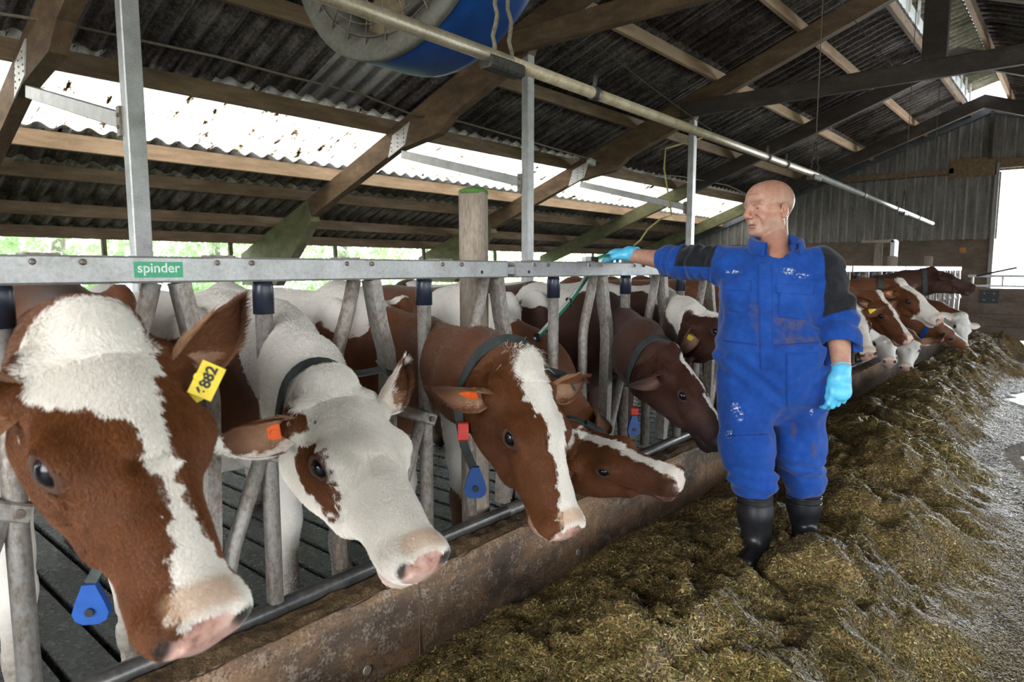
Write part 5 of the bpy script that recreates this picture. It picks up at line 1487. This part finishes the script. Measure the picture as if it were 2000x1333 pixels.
def cloth_mat():
    m, nt, b = new_mat('blue_work_cloth')
    v = world_coords(nt); n1 = noise(nt, v, 5, 5, .6); n2 = noise(nt, v, 34, 4, .7)
    w1 = N(nt, 'TexWave'); w1.inputs['Scale'].default_value = 260; w1.inputs['Distortion'].default_value = 1.5; nt.links.new(world_coords(nt, (1, 1, 1)), w1.inputs['Vector'])
    c = ramp(nt, math_(nt, 'ADD', math_(nt, 'MULTIPLY', n1, .6), math_(nt, 'MULTIPLY', n2, .4)), [(.3, (.004, .034, .185)), (.5, (.007, .056, .28)), (.72, (.020, .090, .37))])
    a = N(nt, 'Attribute', attribute_name='stain').outputs['Fac']
    c = mixc(nt, math_(nt, 'MULTIPLY', a, math_(nt, 'MULTIPLY_ADD', n2, 3.0, -1.15, clamp=True), clamp=True), c, (.10, .065, .03))
    a = N(nt, 'Attribute', attribute_name='paint').outputs['Fac']
    n3 = noise(nt, v, 85, 3, .6)
    c = mixc(nt, math_(nt, 'MULTIPLY', a, math_(nt, 'MULTIPLY_ADD', n3, 8.0, -3.9, clamp=True), clamp=True), c, (.70, .74, .80))
    a = N(nt, 'Attribute', attribute_name='panel').outputs['Fac']
    c = mixc(nt, math_(nt, 'MULTIPLY_ADD', a, 12, -5.5, clamp=True), c, ramp(nt, n2, [(.3, (.005, .0055, .008)), (.7, (.015, .016, .020))]))
    nt.links.new(c, b.inputs['Base Color']); b.inputs['Roughness'].default_value = .82; b.inputs['Specular IOR Level'].default_value = .2
    b.inputs['Sheen Weight'].default_value = .15
    bump(nt, b, math_(nt, 'ADD', n2, math_(nt, 'MULTIPLY', w1.outputs[1], .25)), .22, .004)
    return m
M_CLOTH = cloth_mat()
M_THREAD = plain('stitched_seam', (.004, .03, .19), .8)
M_GLOVE = plain('blue_nitrile_glove', (.10, .50, .74), .38, var=.12, scale=40, bumpst=.12)
M_BOOT = patchy('black_rubber_boot', [(.3, (.006, .006, .007)), (.6, (.016, .016, .018)), (.85, (.05, .045, .04))], 6, rough=.36, fine=40, bumpst=.1, spec=.5)
m, nt, b = new_mat('eye_white'); b.inputs['Base Color'].default_value = (.36, .32, .29, 1); b.inputs['Roughness'].default_value = .15; M_EYEW = m
m, nt, b = new_mat('iris'); b.inputs['Base Color'].default_value = (.03, .04, .05, 1); b.inputs['Roughness'].default_value = .1; M_IRIS = m

man = thing('person', 'bald man in blue coverall with black sleeve panels reaching to the fence rail', 'person', tuple(at_depth(1515, 1050, 3.25)))
J = dict(neck=at_depth(1514, 486, 3.22), chest=at_depth(1504, 585, 3.23), belly=at_depth(1508, 690, 3.2), pelvis=at_depth(1510, 755, 3.22),
         rsh=at_depth(1424, 514, 3.30), rel=at_depth(1322, 512, 3.52), rwr=at_depth(1236, 499, 3.74), rkn=at_depth(1196, 491, 3.84),
         lsh=at_depth(1599, 520, 3.17), lel=at_depth(1636, 618, 3.12), lwr=at_depth(1644, 733, 3.02), lkn=at_depth(1640, 772, 2.98),
         rhip=at_depth(1462, 760, 3.22), lhip=at_depth(1557, 760, 3.22), rknee=at_depth(1458, 872, 3.12), lknee=at_depth(1562, 878, 3.28),
         rank=at_depth(1474, 1020, 3.13), lank=at_depth(1570, 1000, 3.38), rcuff=at_depth(1470, 950, 3.12), lcuff=at_depth(1571, 952, 3.33))
TOC = unit((CAM - J['chest']) * np.array([1, 1, 0]))
LAT = unit(RIGHT + .10 * TOC); FAC = unit(np.cross(LAT, ZUP)) ; FAC = FAC if FAC @ TOC > 0 else -FAC      # his left, his front
TB = np.c_[LAT, FAC, ZUP]
# head frame
HS = 1.16
hear = at_depth(1530, 405, 3.22) - .0 * LAT
HX = unit(-.88 * RIGHT + .46 * TOC + np.array([0, 0, -.10])); HR = basis(HX, (0, 0, 1)); 
HO = hear - HR @ np.array([-.008, .075, -.006]) * HS          # his left ear faces the camera
def hh(x, y, z): return HO + HR @ (np.array([x, y, z], float) * HS)

# ---- body: one continuous figure under the clothes
lo = np.min([J[k] for k in J], 0) - .25; hi = np.max([J[k] for k in J], 0) + .25
hlo = HO - .20; hhi = HO + .20
corners = np.array([hh(a, b2, c2) for a in (-.115, .135) for b2 in (-.10, .10) for c2 in (-.13, .135)])
hlo, hhi = corners.min(0), corners.max(0)
Fb = Field(axis_grid(lo[0], hi[0], hlo[0], hhi[0], .0032, .012), axis_grid(lo[1], hi[1], hlo[1], hhi[1], .0032, .012), axis_grid(lo[2], hhi[2] + .03, hlo[2], hhi[2], .0032, .013))
Fb.ell(J['chest'], TB, (.175, .105, .20), .06); Fb.ell(J['belly'], TB, (.16, .105, .18), .08); Fb.ell(J['pelvis'], TB, (.165, .11, .14), .08)
Fb.chain([J['rsh'] - [0, 0, .03], J['neck'] - [0, 0, .09], J['lsh'] - [0, 0, .03]], [.055, .075, .055], .05)
for s_ in 'rl':
    Fb.chain([J[s_ + 'sh'], J[s_ + 'el'], J[s_ + 'wr']], [.062, .046, .034], .03)
    fm = J[s_ + 'el'] * .68 + J[s_ + 'wr'] * .32
    Fb.chain([J[s_ + 'el'], fm, J[s_ + 'wr'] * .9 + J[s_ + 'el'] * .1, J[s_ + 'wr']], [.045, .050, .033, .030], .02)
    Fb.chain([J[s_ + 'hip'], J[s_ + 'knee'], J[s_ + 'ank']], [.085, .06, .042], .04)
def HE(c, r, k=.012, mode='+', rot=None): Fb.ell(hh(*c), HR if rot is None else HR @ rot, np.array(r) * HS, k, mode)
def HC(a, b2, ra, rb, k=.012): Fb.rc(hh(*a), hh(*b2), ra * HS, rb * HS, k)
Fb.rc(hh(-.030, 0, -.050), J['neck'] - [0, 0, .06], .058, .070, .03)
HC((-.01, 0, -.06), (.03, 0, -.095), .050, .032, .03)
HE((-.012, 0, .034), (.098, .077, .080), .02); HE((.045, 0, .038), (.052, .063, .060), .03); HE((-.05, 0, .018), (.062, .067, .070), .03)
HC((.050, 0, .0), (.060, 0, -.070), .052, .036, .03)
for s_ in (-1, 1):
    HC((.058, s_ * .046, -.014), (.030, s_ * .062, -.008), .020, .016, .022)                # cheekbone
    HC((-.004, s_ * .058, -.030), (.004, s_ * .054, -.070), .018, .017, .022)               # jaw angle
    HC((.004, s_ * .052, -.072), (.070, s_ * .018, -.102), .020, .019, .022)                # jaw line
    HC((.094, s_ * .012, .021), (.080, s_ * .046, .019), .0105, .0105, .012)                # brow
    HE((.096, s_ * .033, .003), (.014, .018, .0105), .014, '-')                             # socket
    HE((.0795, s_ * .033, .002), (.0150, .0165, .0135), .006)                               # lids
    HE((.0960, s_ * .034, -.0015), (.012, .0125, .0024), .003, '-')                         # lid slit
    HC((.074, s_ * .020, -.012), (.066, s_ * .036, -.045), .014, .018, .02)                 # cheek
    HC((.046, s_ * .050, -.025), (.044, s_ * .042, -.078), .022, .022, .025); HC((.020, s_ * .056, -.02), (.018, s_ * .050, -.075), .022, .022, .025)
    HE((.108, s_ * .0135, -.036), (.010, .0075, .008), .006)                                # nostril wing
    HE((.110, s_ * .0085, -.0445), (.006, .0035, .004), .003, '-')
    HE((.088, s_ * .030, -.050), (.012, .006, .022), .014, '-', rot=basis((1, 0, 0), (0, s_ * .5, -1)))   # fold beside the mouth
    er = basis((1, s_ * .30, -.10), (-.18, 0, 1))
    HE((-.010, s_ * .082, -.018), (.023, .0090, .032), .006, '+', rot=er)                   # ear
    HE((-.003, s_ * .0915, -.010), (.0150, .0075, .021), .003, '-', rot=er)
    HC((-.010, s_ * .086, -.008), (-.006, s_ * .086, -.028), .0035, .0035, .004); HC((.010, s_ * .082, -.020), (.010, s_ * .083, -.026), .005, .004, .004)
    HE((-.002, s_ * .084, -.043), (.011, .006, .010), .004, '+', rot=er)
HC((.098, 0, .016), (.121, 0, -.026), .0085, .0125, .010); HE((.120, 0, -.031), (.0125, .013, .011), .006)
HC((.092, 0, -.040), (.097, 0, -.056), .012, .011, .012)
HC((.092, -.020, -.067), (.1005, 0, -.0635), .0055, .0068, .006); HC((.092, .020, -.067), (.1005, 0, -.0635), .0055, .0068, .006)
HC((.090, -.016, -.0765), (.0965, 0, -.0765), .0058, .0070, .006); HC((.090, .016, -.0765), (.0965, 0, -.0765), .0058, .0070, .006)
HE((.104, 0, -.0700), (.016, .026, .0016), .003, '-'); HE((.094, 0, -.087), (.008, .018, .005), .008, '-')
HE((.080, 0, -.101), (.019, .024, .017), .014)
for zz in (.062, .075):
    HE((.098, 0, zz), (.012, .035, .0022), .008, '-')                                       # forehead creases
HC((.022, .035, -.10), J['neck'] * .0 + 0 if False else (.010, .018, -.15), .016, .014, .02)
Vb, Qb = Fb.mesh(); Vb = laplace(Vb, Qb, 1, .3)
Lh = (Vb - HO) @ HR / HS; x, y, z = Lh.T
inh = (z > -.14) & (np.abs(x) < .2) & (np.abs(y) < .13)
ruddy = inh * (.55 * smooth(.05, .0, np.sqrt((x + .01) ** 2 + (np.abs(y) - .085) ** 2 + (z + .02) ** 2)) + .35 * smooth(.03, .0, np.sqrt((x - .118) ** 2 + y ** 2 + (z + .03) ** 2)) + .25 * smooth(.04, 0, np.abs(z + .02)) * (x > .05)) + .30 * (z < -.11) * (z > -.4) * (np.abs(y) < .2)
stub = inh * (.45 * smooth(.10, .12, z + 0 * x) * 0 + .34 * smooth(.03, -.02, x) * smooth(-.04, .0, z) * smooth(.125, .06, z) + .40 * smooth(-.045, -.065, z) * (x > .0))
lip = inh * smooth(.011, .006, np.abs(z + .070)) * .6 * (x > .086) * smooth(.024, .016, np.abs(y))
brow = inh * .55 * smooth(.007, .003, np.abs(z - .026 + .25 * (np.abs(y) - .03) ** 2 * 30)) * (x > .065) * (np.abs(y) > .010) * (np.abs(y) < .052)
me = mesh_from(Vb, Qb, 'body')
for an, av in (('ruddy', ruddy), ('stubble', stub), ('lip', lip), ('brow', brow)):
    me.attributes.new(an, 'FLOAT', 'POINT').data.foreach_set('value', np.clip(av, 0, 1).astype(np.float32))
link('body', me, M_SKIN, man)
def ball(c, r, name, mt, parent, n1=10, n2=16):
    Vv = [np.array(c) + r * np.array([math.sin(math.pi * a / n1) * math.cos(2 * math.pi * b2 / n2), math.sin(math.pi * a / n1) * math.sin(2 * math.pi * b2 / n2), math.cos(math.pi * a / n1)]) for a in range(n1 + 1) for b2 in range(n2)]
    Qv = [(a * n2 + b2, a * n2 + (b2 + 1) % n2, (a + 1) * n2 + (b2 + 1) % n2, (a + 1) * n2 + b2) for a in range(n1) for b2 in range(n2)]
    return link(name, mesh_from(Vv, Qv, name), mt, parent)
for s_ in (-1, 1):
    e_ = ball(hh(.0795, s_ * .033, .001), .0128 * HS, 'eye', M_EYEW, man)
    ball(hh(.0862, s_ * .0335, .0), .0072 * HS, 'iris', M_IRIS, e_)

# ---- coverall
c1 = J['rel'] + (J['rwr'] - J['rel']) * .06; c2 = J['lel'] + (J['lwr'] - J['lel']) * .22
lo = np.min([J['rcuff'], J['lcuff'], c1, J['lel']], 0) - .22; hi = np.max([J['rsh'], J['lsh'], J['neck'], c2, J['lel']], 0) + .2
hres = .0065
Fc_ = Field(*[np.arange(lo[i], hi[i], hres, dtype=np.float32) for i in range(3)])
up_ = ZUP
Fc_.ell(J['chest'] + [0, 0, .0], TB, (.232, .155, .235), .08)
Fc_.ell(J['belly'], TB, (.243, .170, .25), .10)
Fc_.ell(J['pelvis'] + [0, 0, .02], TB, (.240, .165, .19), .10)
Fc_.rc(J['belly'] - LAT * .10, J['chest'] - LAT * .09, .135, .125, .08); Fc_.rc(J['belly'] + LAT * .10, J['chest'] + LAT * .09, .135, .125, .08)
Fc_.rc(J['pelvis'] - LAT * .10, J['belly'] - LAT * .11, .135, .135, .08); Fc_.rc(J['pelvis'] + LAT * .10, J['belly'] + LAT * .11, .135, .135, .08)
Fc_.chain([J['rsh'] + [0, 0, -.02], J['neck'] - [0, 0, .075] - .02 * FAC, J['lsh'] + [0, 0, -.02]], [.086, .085, .090], .07)
Fc_.chain([J['rsh'], J['rel'], c1], [.088, .074, .070], .05)
Fc_.chain([J['lsh'], J['lel'], c2], [.090, .082, .080], .05)
Fc_.chain([J['rhip'] - LAT * .01, J['rknee'], J['rcuff'] + [0, 0, .02]], [.128, .114, .092], .06)
Fc_.chain([J['lhip'] + LAT * .01, J['lknee'], J['lcuff'] + [0, 0, .02]], [.128, .114, .092], .06)
for k_, cn in (('r', 'rcuff'), ('l', 'lcuff')):
    Fc_.rc(J[cn] + [0, 0, .075] - LAT * .01, J[cn] + [0, 0, .035], .100, .100, .03)            # cloth bunched over the boot top
# neck opening, sleeve ends and trouser ends cut open
Fc_.rc(J['neck'] + [0, 0, .05] + .02 * FAC, J['neck'] - [0, 0, .06] + .055 * FAC, .085, .055, .015, '-')
ax_r = unit(J['rwr'] - J['rel']); ax_l = unit(J['lwr'] - J['lel'])
Fc_.rc(c1 + ax_r * .045, c1 + ax_r * .14, .060, .060, .006, '-'); Fc_.rc(c2 + ax_l * .050, c2 + ax_l * .16, .070, .070, .006, '-')
# folds: long wavy creases added to the distance field
Xg, Yg, Zg = np.meshgrid(*Fc_.ax, indexing='ij', sparse=False)
lat = (Xg - J['chest'][0]) * LAT[0] + (Yg - J['chest'][1]) * LAT[1]; hz = Zg - J['pelvis'][2]; fr_ = (Xg - J['chest'][0]) * FAC[0] + (Yg - J['chest'][1]) * FAC[1]
near = np.abs(Fc_.f) < .05
def addf(v): Fc_.f[near] += v[near].astype(np.float32)
w1 = fbm(lat[near], hz[near] * .55, fr_[near], .16, 71, 3); w2 = fbm(lat[near] + .5 * hz[near], hz[near] * .9, fr_[near], .075, 72, 2)
w3 = 1 - np.abs(vnoise(lat[near] - .9 * hz[near], hz[near] * .5 + .3 * lat[near], fr_[near], .10, 73)) * 2
crease = np.exp(-((hz[near] - .02 - .5 * np.abs(lat[near])) / .09) ** 2)                        # pulled folds fanning from the crotch
knee = np.exp(-((hz[near] + .40) / .07) ** 2) + np.exp(-((hz[near] + .62) / .07) ** 2)
Fc_.f[near] += (-.011 * w1 - .006 * w2 - .007 * w3 - .0025 * vnoise(lat[near] + .6 * hz[near], hz[near] * .8, fr_[near], .032, 74) - .009 * crease * np.sin((hz[near] - .8 * np.abs(lat[near])) * 70) - .007 * knee * np.sin(hz[near] * 110 + 14 * lat[near])).astype(np.float32)
# sleeve crumples
for a, b2, fq in ((J['rsh'], c1, 115), (J['lsh'], c2, 95)):
    u = unit(b2 - a); L_ = np.linalg.norm(b2 - a)
    t = (Xg[near] - a[0]) * u[0] + (Yg[near] - a[1]) * u[1] + (Zg[near] - a[2]) * u[2]
    rad = np.sqrt(np.maximum((Xg[near] - a[0]) ** 2 + (Yg[near] - a[1]) ** 2 + (Zg[near] - a[2]) ** 2 - t * t, 0))
    m_ = (t > .05) * (t < L_ + .1) * (rad < .13)
    Fc_.f[near] += (m_ * -.006 * np.sin(t * fq + 30 * (Zg[near] - a[2]) + 2 * vnoise(Xg[near], Yg[near], Zg[near], .05, 75))).astype(np.float32)
Vc, Qc = Fc_.mesh(); Vc = laplace(Vc, Qc, 4, .5)
rel = Vc - J['rsh']; tr_ = rel @ unit(c1 - J['rsh']); Lr = np.linalg.norm(c1 - J['rsh'])
offr = rel - np.outer(tr_, unit(c1 - J['rsh']))
latv = (Vc - J['chest']) @ LAT; fv = (Vc - J['chest']) @ FAC
pr_ = np.minimum.reduce([np.clip((tr_ - .045) * 8, -1, 1), np.clip((Lr * .80 - tr_) * 8, -1, 1), np.clip((offr[:, 2] + .022) * 10, -1, 1)])
rel2 = Vc - J['lsh']; ul = unit(c2 - J['lsh']); tl_ = rel2 @ ul; Ll = np.linalg.norm(c2 - J['lsh']); offl = rel2 - np.outer(tl_, ul)
pl_m = np.minimum.reduce([np.clip((tl_ + .075) * 8, -1, 1), np.clip((Ll * .80 - tl_) * 8, -1, 1), np.clip(((rel2 @ LAT) + .02 + .0 * tl_) * 10, -1, 1), np.clip((latv - .20) * 10, -1, 1)])
panel = np.clip(.5 + 1.5 * np.maximum(pr_, pl_m), 0, 1)
d3 = Vc - CAM; dep = d3 @ FWD; pxv = 1000 + F_PX * (d3 @ RIGHT) / dep; pyv = 666.5 - F_PX * (d3 @ UP) / dep; front = (Vc - J['belly']) @ TOC > -.02
def spot(cx, cy, rx, ry): return np.clip(1.6 - 1.6 * np.sqrt(((pxv - cx) / rx) ** 2 + ((pyv - cy) / ry) ** 2), 0, 1) * front
stain = np.maximum.reduce([spot(1486, 620, 22, 40), spot(1545, 625, 45, 40), spot(1585, 664, 24, 8), spot(1490, 665, 14, 34), spot(1545, 665, 45, 16), spot(1425, 600, 12, 16), spot(1550, 840, 10, 20), spot(1590, 880, 10, 20), spot(1475, 600, 30, 20) * .8])
paint = np.maximum.reduce([spot(1437, 797, 12, 12), spot(1445, 813, 8, 13), spot(1425, 848, 8, 9), spot(1585, 803, 4, 10), spot(1432, 531, 20, 4) * .9, spot(1540, 530, 16, 8) * .75, spot(1566, 539, 18, 5) * .9, spot(1563, 602, 12, 4) * .8])
me = mesh_from(Vc, Qc, 'coverall')
for an, av in (('panel', panel), ('stain', stain), ('paint', paint)):
    me.attributes.new(an, 'FLOAT', 'POINT').data.foreach_set('value', np.clip(av, 0, 1).astype(np.float32))
cover = link('coverall', me, M_CLOTH, man)
bvh = BVHTree.FromPolygons([tuple(v) for v in Vc.tolist()], [tuple(q) for q in Qc.tolist()])
def surf_patch(name, corners, nu, nv, off=.004, mt=None, parent=None):
    """cloth piece lying on the coverall: quad of directions from the front, dropped on the surface"""
    c = np.array(corners, float); top = []; 
    for j in range(nv + 1):
        for i in range(nu + 1):
            u, w = i / nu, j / nv
            p = (c[0] * (1 - u) + c[1] * u) * (1 - w) + (c[3] * (1 - u) + c[2] * u) * w
            r = unit(cam_ray(*p)); hit = bvh.ray_cast(Vector(CAM), Vector(r))
            if hit[0] is None: return None
            edge = 0 if (i in (0, nu) or j in (0, nv)) else 1
            top.append(np.array(hit[0]) - r * (off if edge else off * 1.25))
    V = top + [p + unit(p - CAM) * (off + .004) for p in top]; n = len(top); w_ = nu + 1
    Fq = [(j * w_ + i, j * w_ + i + 1, (j + 1) * w_ + i + 1, (j + 1) * w_ + i) for j in range(nv) for i in range(nu)]
    Fs = list(Fq)
    ring_ = [i for i in range(w_)] + [j * w_ + nu for j in range(1, nv + 1)] + [nv * w_ + i for i in range(nu - 1, -1, -1)] + [j * w_ for j in range(nv - 1, 0, -1)]
    for a, b2 in zip(ring_, ring_[1:] + ring_[:1]): Fs.append((a, n + a, n + b2, b2))
    return link(name, mesh_from(V, Fs, name), mt or M_CLOTH, parent or cover)
surf_patch('zip_placket', [(1480, 515), (1506, 512), (1510, 720), (1486, 722)], 5, 44, .005)
surf_patch('chest_pocket', [(1412, 562), (1462, 566), (1462, 612), (1413, 608)], 10, 9, .003); surf_patch('pocket_flap', [(1407, 545), (1466, 548), (1466, 570), (1408, 566)], 12, 5, .007)
surf_patch('chest_pocket', [(1522, 566), (1582, 570), (1580, 626), (1520, 620)], 12, 10, .003); surf_patch('pocket_flap', [(1516, 553), (1590, 557), (1588, 577), (1515, 572)], 14, 5, .007)
surf_patch('side_pocket', [(1536, 690), (1604, 688), (1600, 800), (1536, 795)], 12, 18, .003)
surf_patch('waist_seam', [(1412, 664), (1478, 672), (1478, 676), (1412, 668)], 16, 2, .003, M_THREAD); surf_patch('waist_seam', [(1514, 674), (1600, 668), (1600, 672), (1514, 678)], 18, 2, .003, M_THREAD)
surf_patch('knee_seam', [(1420, 851), (1500, 848), (1500, 851), (1420, 854)], 16, 2, .003, M_THREAD)
# collar: standing band round the neck, open at the throat
V = []; nn = 30
for i in range(nn + 1):
    th = -.80 * math.pi + 1.60 * math.pi * i / nn
    dirv = -FAC * math.cos(th) + LAT * math.sin(th)
    fr2 = (1 - math.cos(th)) / 2
    base = J['neck'] + dirv * (.092 + .012 * fr2) + np.array([0, 0, .020 - .060 * fr2]) + FAC * .004
    outw = unit(dirv + np.array([0, 0, .55]))
    h_ = .058
    for k_, (o_, q) in enumerate(((0, -.02), (.004, h_ * .6), (.010, h_), (.022, h_ * .92), (.030, h_ * .35), (.034, -.005))):
        V.append(base + dirv * (o_ + .10 * 0) + ZUP * q)
Qk = [(i * 6 + k_, i * 6 + k_ + 1, (i + 1) * 6 + k_ + 1, (i + 1) * 6 + k_) for i in range(nn) for k_ in range(5)]
mc = mesh_from(V, Qk, 'collar'); o = link('collar', mc, M_CLOTH, cover)
md = o.modifiers.new('thick', 'SOLIDIFY'); md.thickness = .005
# rolled sleeve cuffs
def cuff(c, ax, r, L, name='rolled_cuff'):
    a = unit(np.cross(ax, ZUP + .01 * LAT)); b2 = np.cross(ax, a); V = []; n = 28
    prof = [(-.02, r - .010), (.0, r + .004), (L * .45, r + .010), (L, r + .006), (L + .006, r), (L, r - .006), (L * .5, r - .010), (.0, r - .02)]
    for i in range(n):
        th = 2 * math.pi * i / n
        for t, rr in prof:
            q = rr + .004 * math.sin(3 * th + t * 60) + .003 * math.sin(7 * th + 1)
            V.append(c + ax * (t + .006 * math.sin(2 * th + .7)) + (a * math.cos(th) + b2 * math.sin(th)) * q)
    m_ = len(prof)
    Qk = [(i * m_ + k_, i * m_ + k_ + 1, ((i + 1) % n) * m_ + k_ + 1, ((i + 1) % n) * m_ + k_) for i in range(n) for k_ in range(m_ - 1)]
    return link(name, mesh_from(V, Qk, name), M_CLOTH, cover)
cuff(c1 + ax_r * .005, ax_r, .074, .062); cuff(c2 + ax_l * .010, ax_l, .086, .075)
p = c2 + ax_l * .07 + RIGHT * .085 - ZUP * .01
MB().obox(p, np.c_[RIGHT, ax_l, TOC], (.022, .034, .004), .002).build('cuff_tab', M_CLOTH, cover)

# ---- gloves with five fingers
def glove(wr, fwd_, back, thumb_side, curl, thumb_dir, name, sc=1.15, arm=None):
    """wr wrist, fwd_ towards the fingers, back = out of the back of the hand, thumb_side = towards the thumb"""
    a = unit(fwd_); n = np.array(back, float); n -= a * (a @ n); n = unit(n); s = np.array(thumb_side, float); s -= a * (a @ s); s -= n * (n @ s); s = unit(s)
    arm = a if arm is None else unit(arm)
    lo = wr - .27; hi = wr + .27
    G = Field(*[np.arange(lo[i], hi[i], .0034, dtype=np.float32) for i in range(3)])
    B3 = np.c_[a, s, n]
    G.rc(wr - arm * .018, wr + a * .015, .0425, .037 * sc / 1.1, .012)
    G.ell(wr + a * .052 * sc, B3, (.058 * sc, .044 * sc, .021 * sc), .02)
    G.ell(wr + a * .075 * sc + n * .004, B3, (.034 * sc, .045 * sc, .018 * sc), .015)
    G.ell(wr + a * .035 * sc + s * .026 * sc - n * .012, B3, (.036 * sc, .020 * sc, .020 * sc), .015)
    for i, (off, L_, r_) in enumerate(((.031, .092, .0105), (.0105, .102, .0108), (-.010, .095, .0104), (-.030, .076, .0092))):
        k0 = wr + a * (.094 - .006 * abs(i - 1)) * sc + s * off * sc; ang = 0; p0 = k0 - a * .02
        pts = [p0, k0]; rr = [r_ * sc * 1.15, r_ * sc * 1.1]
        for seg, (fr2, cu) in enumerate(zip((.46, .30, .24), curl[i])):
            ang += cu; d = a * math.cos(ang) - n * math.sin(ang) + s * (.10 * (1.2 - i) * .5 * math.cos(ang))
            pts.append(pts[-1] + unit(d) * L_ * fr2 * sc); rr.append(r_ * sc * (1 - .07 * (seg + 1)))
        G.chain(pts, rr, .006)
    t0 = wr + a * .028 * sc + s * .030 * sc - n * .008; t1 = t0 + unit(thumb_dir[0]) * .042 * sc; t2 = t1 + unit(thumb_dir[1]) * .032 * sc; t3 = t2 + unit(thumb_dir[2]) * .022 * sc
    G.chain([t0, t1, t2, t3], [.017 * sc, .0135 * sc, .012 * sc, .010 * sc], .008)
    V, Q = G.mesh(); V = laplace(V, Q, 1, .3)
    rel = V - wr; t = rel @ a
    g = link(name, mesh_from(V + 0, Q, name), M_GLOVE, man)
    # rolled edge of the glove at the wrist
    rp = []; hs_ = unit(s - arm * (arm @ s)); hn_ = np.cross(arm, hs_)
    for i in range(25):
        th = 2 * math.pi * i / 24; rp.append(wr - arm * .036 + (hs_ * math.cos(th) + hn_ * math.sin(th)) * (.0395 + .001 * math.sin(5 * th)))
    MB().tube(rp, .0035, 6).build('glove_hem', M_GLOVE, g)
    return g, a, n, s
ar = unit(J['rwr'] - J['rel'])
fr_dir = unit(ar + np.array([0, 0, -.10])); th_s = unit(np.cross(ZUP, ar)); th_s = th_s if th_s @ TOC > 0 else -th_s
ra = [np.radians(c_) for c_ in ((28, 42, 30), (32, 48, 34), (38, 52, 36), (44, 54, 36))]
glove(J['rwr'] + ar * .01 + ZUP * .008, fr_dir, ZUP, th_s, ra, (ar * .9 + th_s * .5 - ZUP * .35, ar * .9 - ZUP * .55, ar * .8 - ZUP * .75 - th_s * .2), 'glove', 1.28, ar)
al = unit(J['lwr'] - J['lel'])
nb = unit(.92 * TOC + .35 * RIGHT); ts = unit(-RIGHT + .3 * TOC)
la = [np.radians(c_) for c_ in ((24, 40, 30), (34, 52, 40), (42, 58, 44), (48, 62, 44))]
al_h = unit(al + np.array([0, 0, -.45]) - .16 * RIGHT)
glove(J['lwr'] - al * .01, al_h, nb, ts, la, (al_h + .15 * ts - .15 * nb, al_h - .05 * ts - .25 * nb, al_h - .2 * ts - .3 * nb), 'glove', 1.16, al)

# ---- rubber boots standing in the feed
def boot(cuffp, ank, toe_dir, name):
    bot = ank.copy(); bot[2] = ank[2] - .075
    lo = np.minimum(cuffp, bot) - .32; hi = np.maximum(cuffp, bot) + .32; hi[2] = cuffp[2] + .10; lo[2] = bot[2] - .12
    G = Field(*[np.arange(lo[i], hi[i], .006, dtype=np.float32) for i in range(3)])
    td = unit(toe_dir)
    G.chain([cuffp + [0, 0, .06], cuffp * .5 + ank * .5, ank], [.082, .078, .064], .03)
    G.chain([ank, bot + td * .03 - [0, 0, .01], bot + td * .15 - [0, 0, .018]], [.060, .058, .046], .03)
    G.rc(bot - td * .03 - [0, 0, .015], bot + td * .03 - [0, 0, .02], .045, .045, .02)
    G.put(lo, np.array([hi[0], hi[1], bot[2] - .055]), lambda X, Y, Z: (Z - (bot[2] - .055)) + 0 * X + 0 * Y, .004, '-')
    V, Q = G.mesh(); V = laplace(V, Q, 2, .5)
    b_ = link(name, mesh_from(V, Q, name), M_BOOT, man)
    for dz in (.000, -.030):
        c = cuffp + np.array([0, 0, dz]) ; rp = [c + .083 * np.array([math.cos(t), math.sin(t), 0]) for t in np.linspace(0, 2 * math.pi, 33)]
        MB().tube(rp, .0035, 6).build('boot_rim', M_BOOT, b_)
    MB().obox(bot + td * .06 - np.array([0, 0, .062]), basis(td, ZUP), (.15, .05, .014), .01).build('boot_sole', M_BLACK, b_)
    return b_
boot(at_depth(1473, 968, 3.12), at_depth(1477, 1040, 3.14), FAC * .8 - LAT * .45, 'boot')
boot(at_depth(1570, 968, 3.34), at_depth(1570, 1010, 3.38), FAC * .95 + LAT * .1, 'boot')

# ---- green halter rope in his hand, over the rail and down behind it
rp = thing('rope_halter', 'bundle of green and white rope held in the gloved hand, slung behind the rail', 'rope', tuple(on_x(1140, 552, -.07)))
for k_, (dx, dz, mt) in enumerate(((0, 0, M_GREENPL), (.012, .004, M_GREENPL), (-.012, .010, M_WHITEPL), (.004, .014, M_GREENPL))):
    pts = [J['rkn'] + np.array([.0, 0, -.02 - .004 * k_]), on_x(1178, 503, -.02) + [0, .0, .010 * (k_ % 2)], on_x(1160, 512, -.058) + [0, 0, .012], on_x(1143, 548, -.07) + [0, dx, dz], on_x(1112, 592, -.085) + [0, dx, dz], on_x(1080, 628, -.095) + [0, dx, dz], on_x(1046, 664, -.10) + [0, dx * .6, dz * .6]]
    MB().tube(pts, .0075, 7).build('rope_strand', mt, rp)
pts = [on_x(1146, 545, -.07), on_x(1125, 605, -.08), on_x(1100, 612, -.09)]
for px, py in ((1112, 590), (1050, 660)):
    c = on_x(px, py, -.09); MB().obox(c, basis(unit(on_x(px - 10, py + 10, -.09) - c), (1, 0, 0)), (.008, .022, .014)).build('rope_tie', M_BLACK, rp)
c = on_x(1156, 508, -.005); MB().obox(c, np.eye(3), (.022, .030, .017), .004).build('black_clip', M_BLACK, rp)
c = on_x(1146, 508, -.002); MB().obox(c, np.eye(3), (.012, .028, .014), .003).build('pale_buckle', M_WHITEPL, rp)
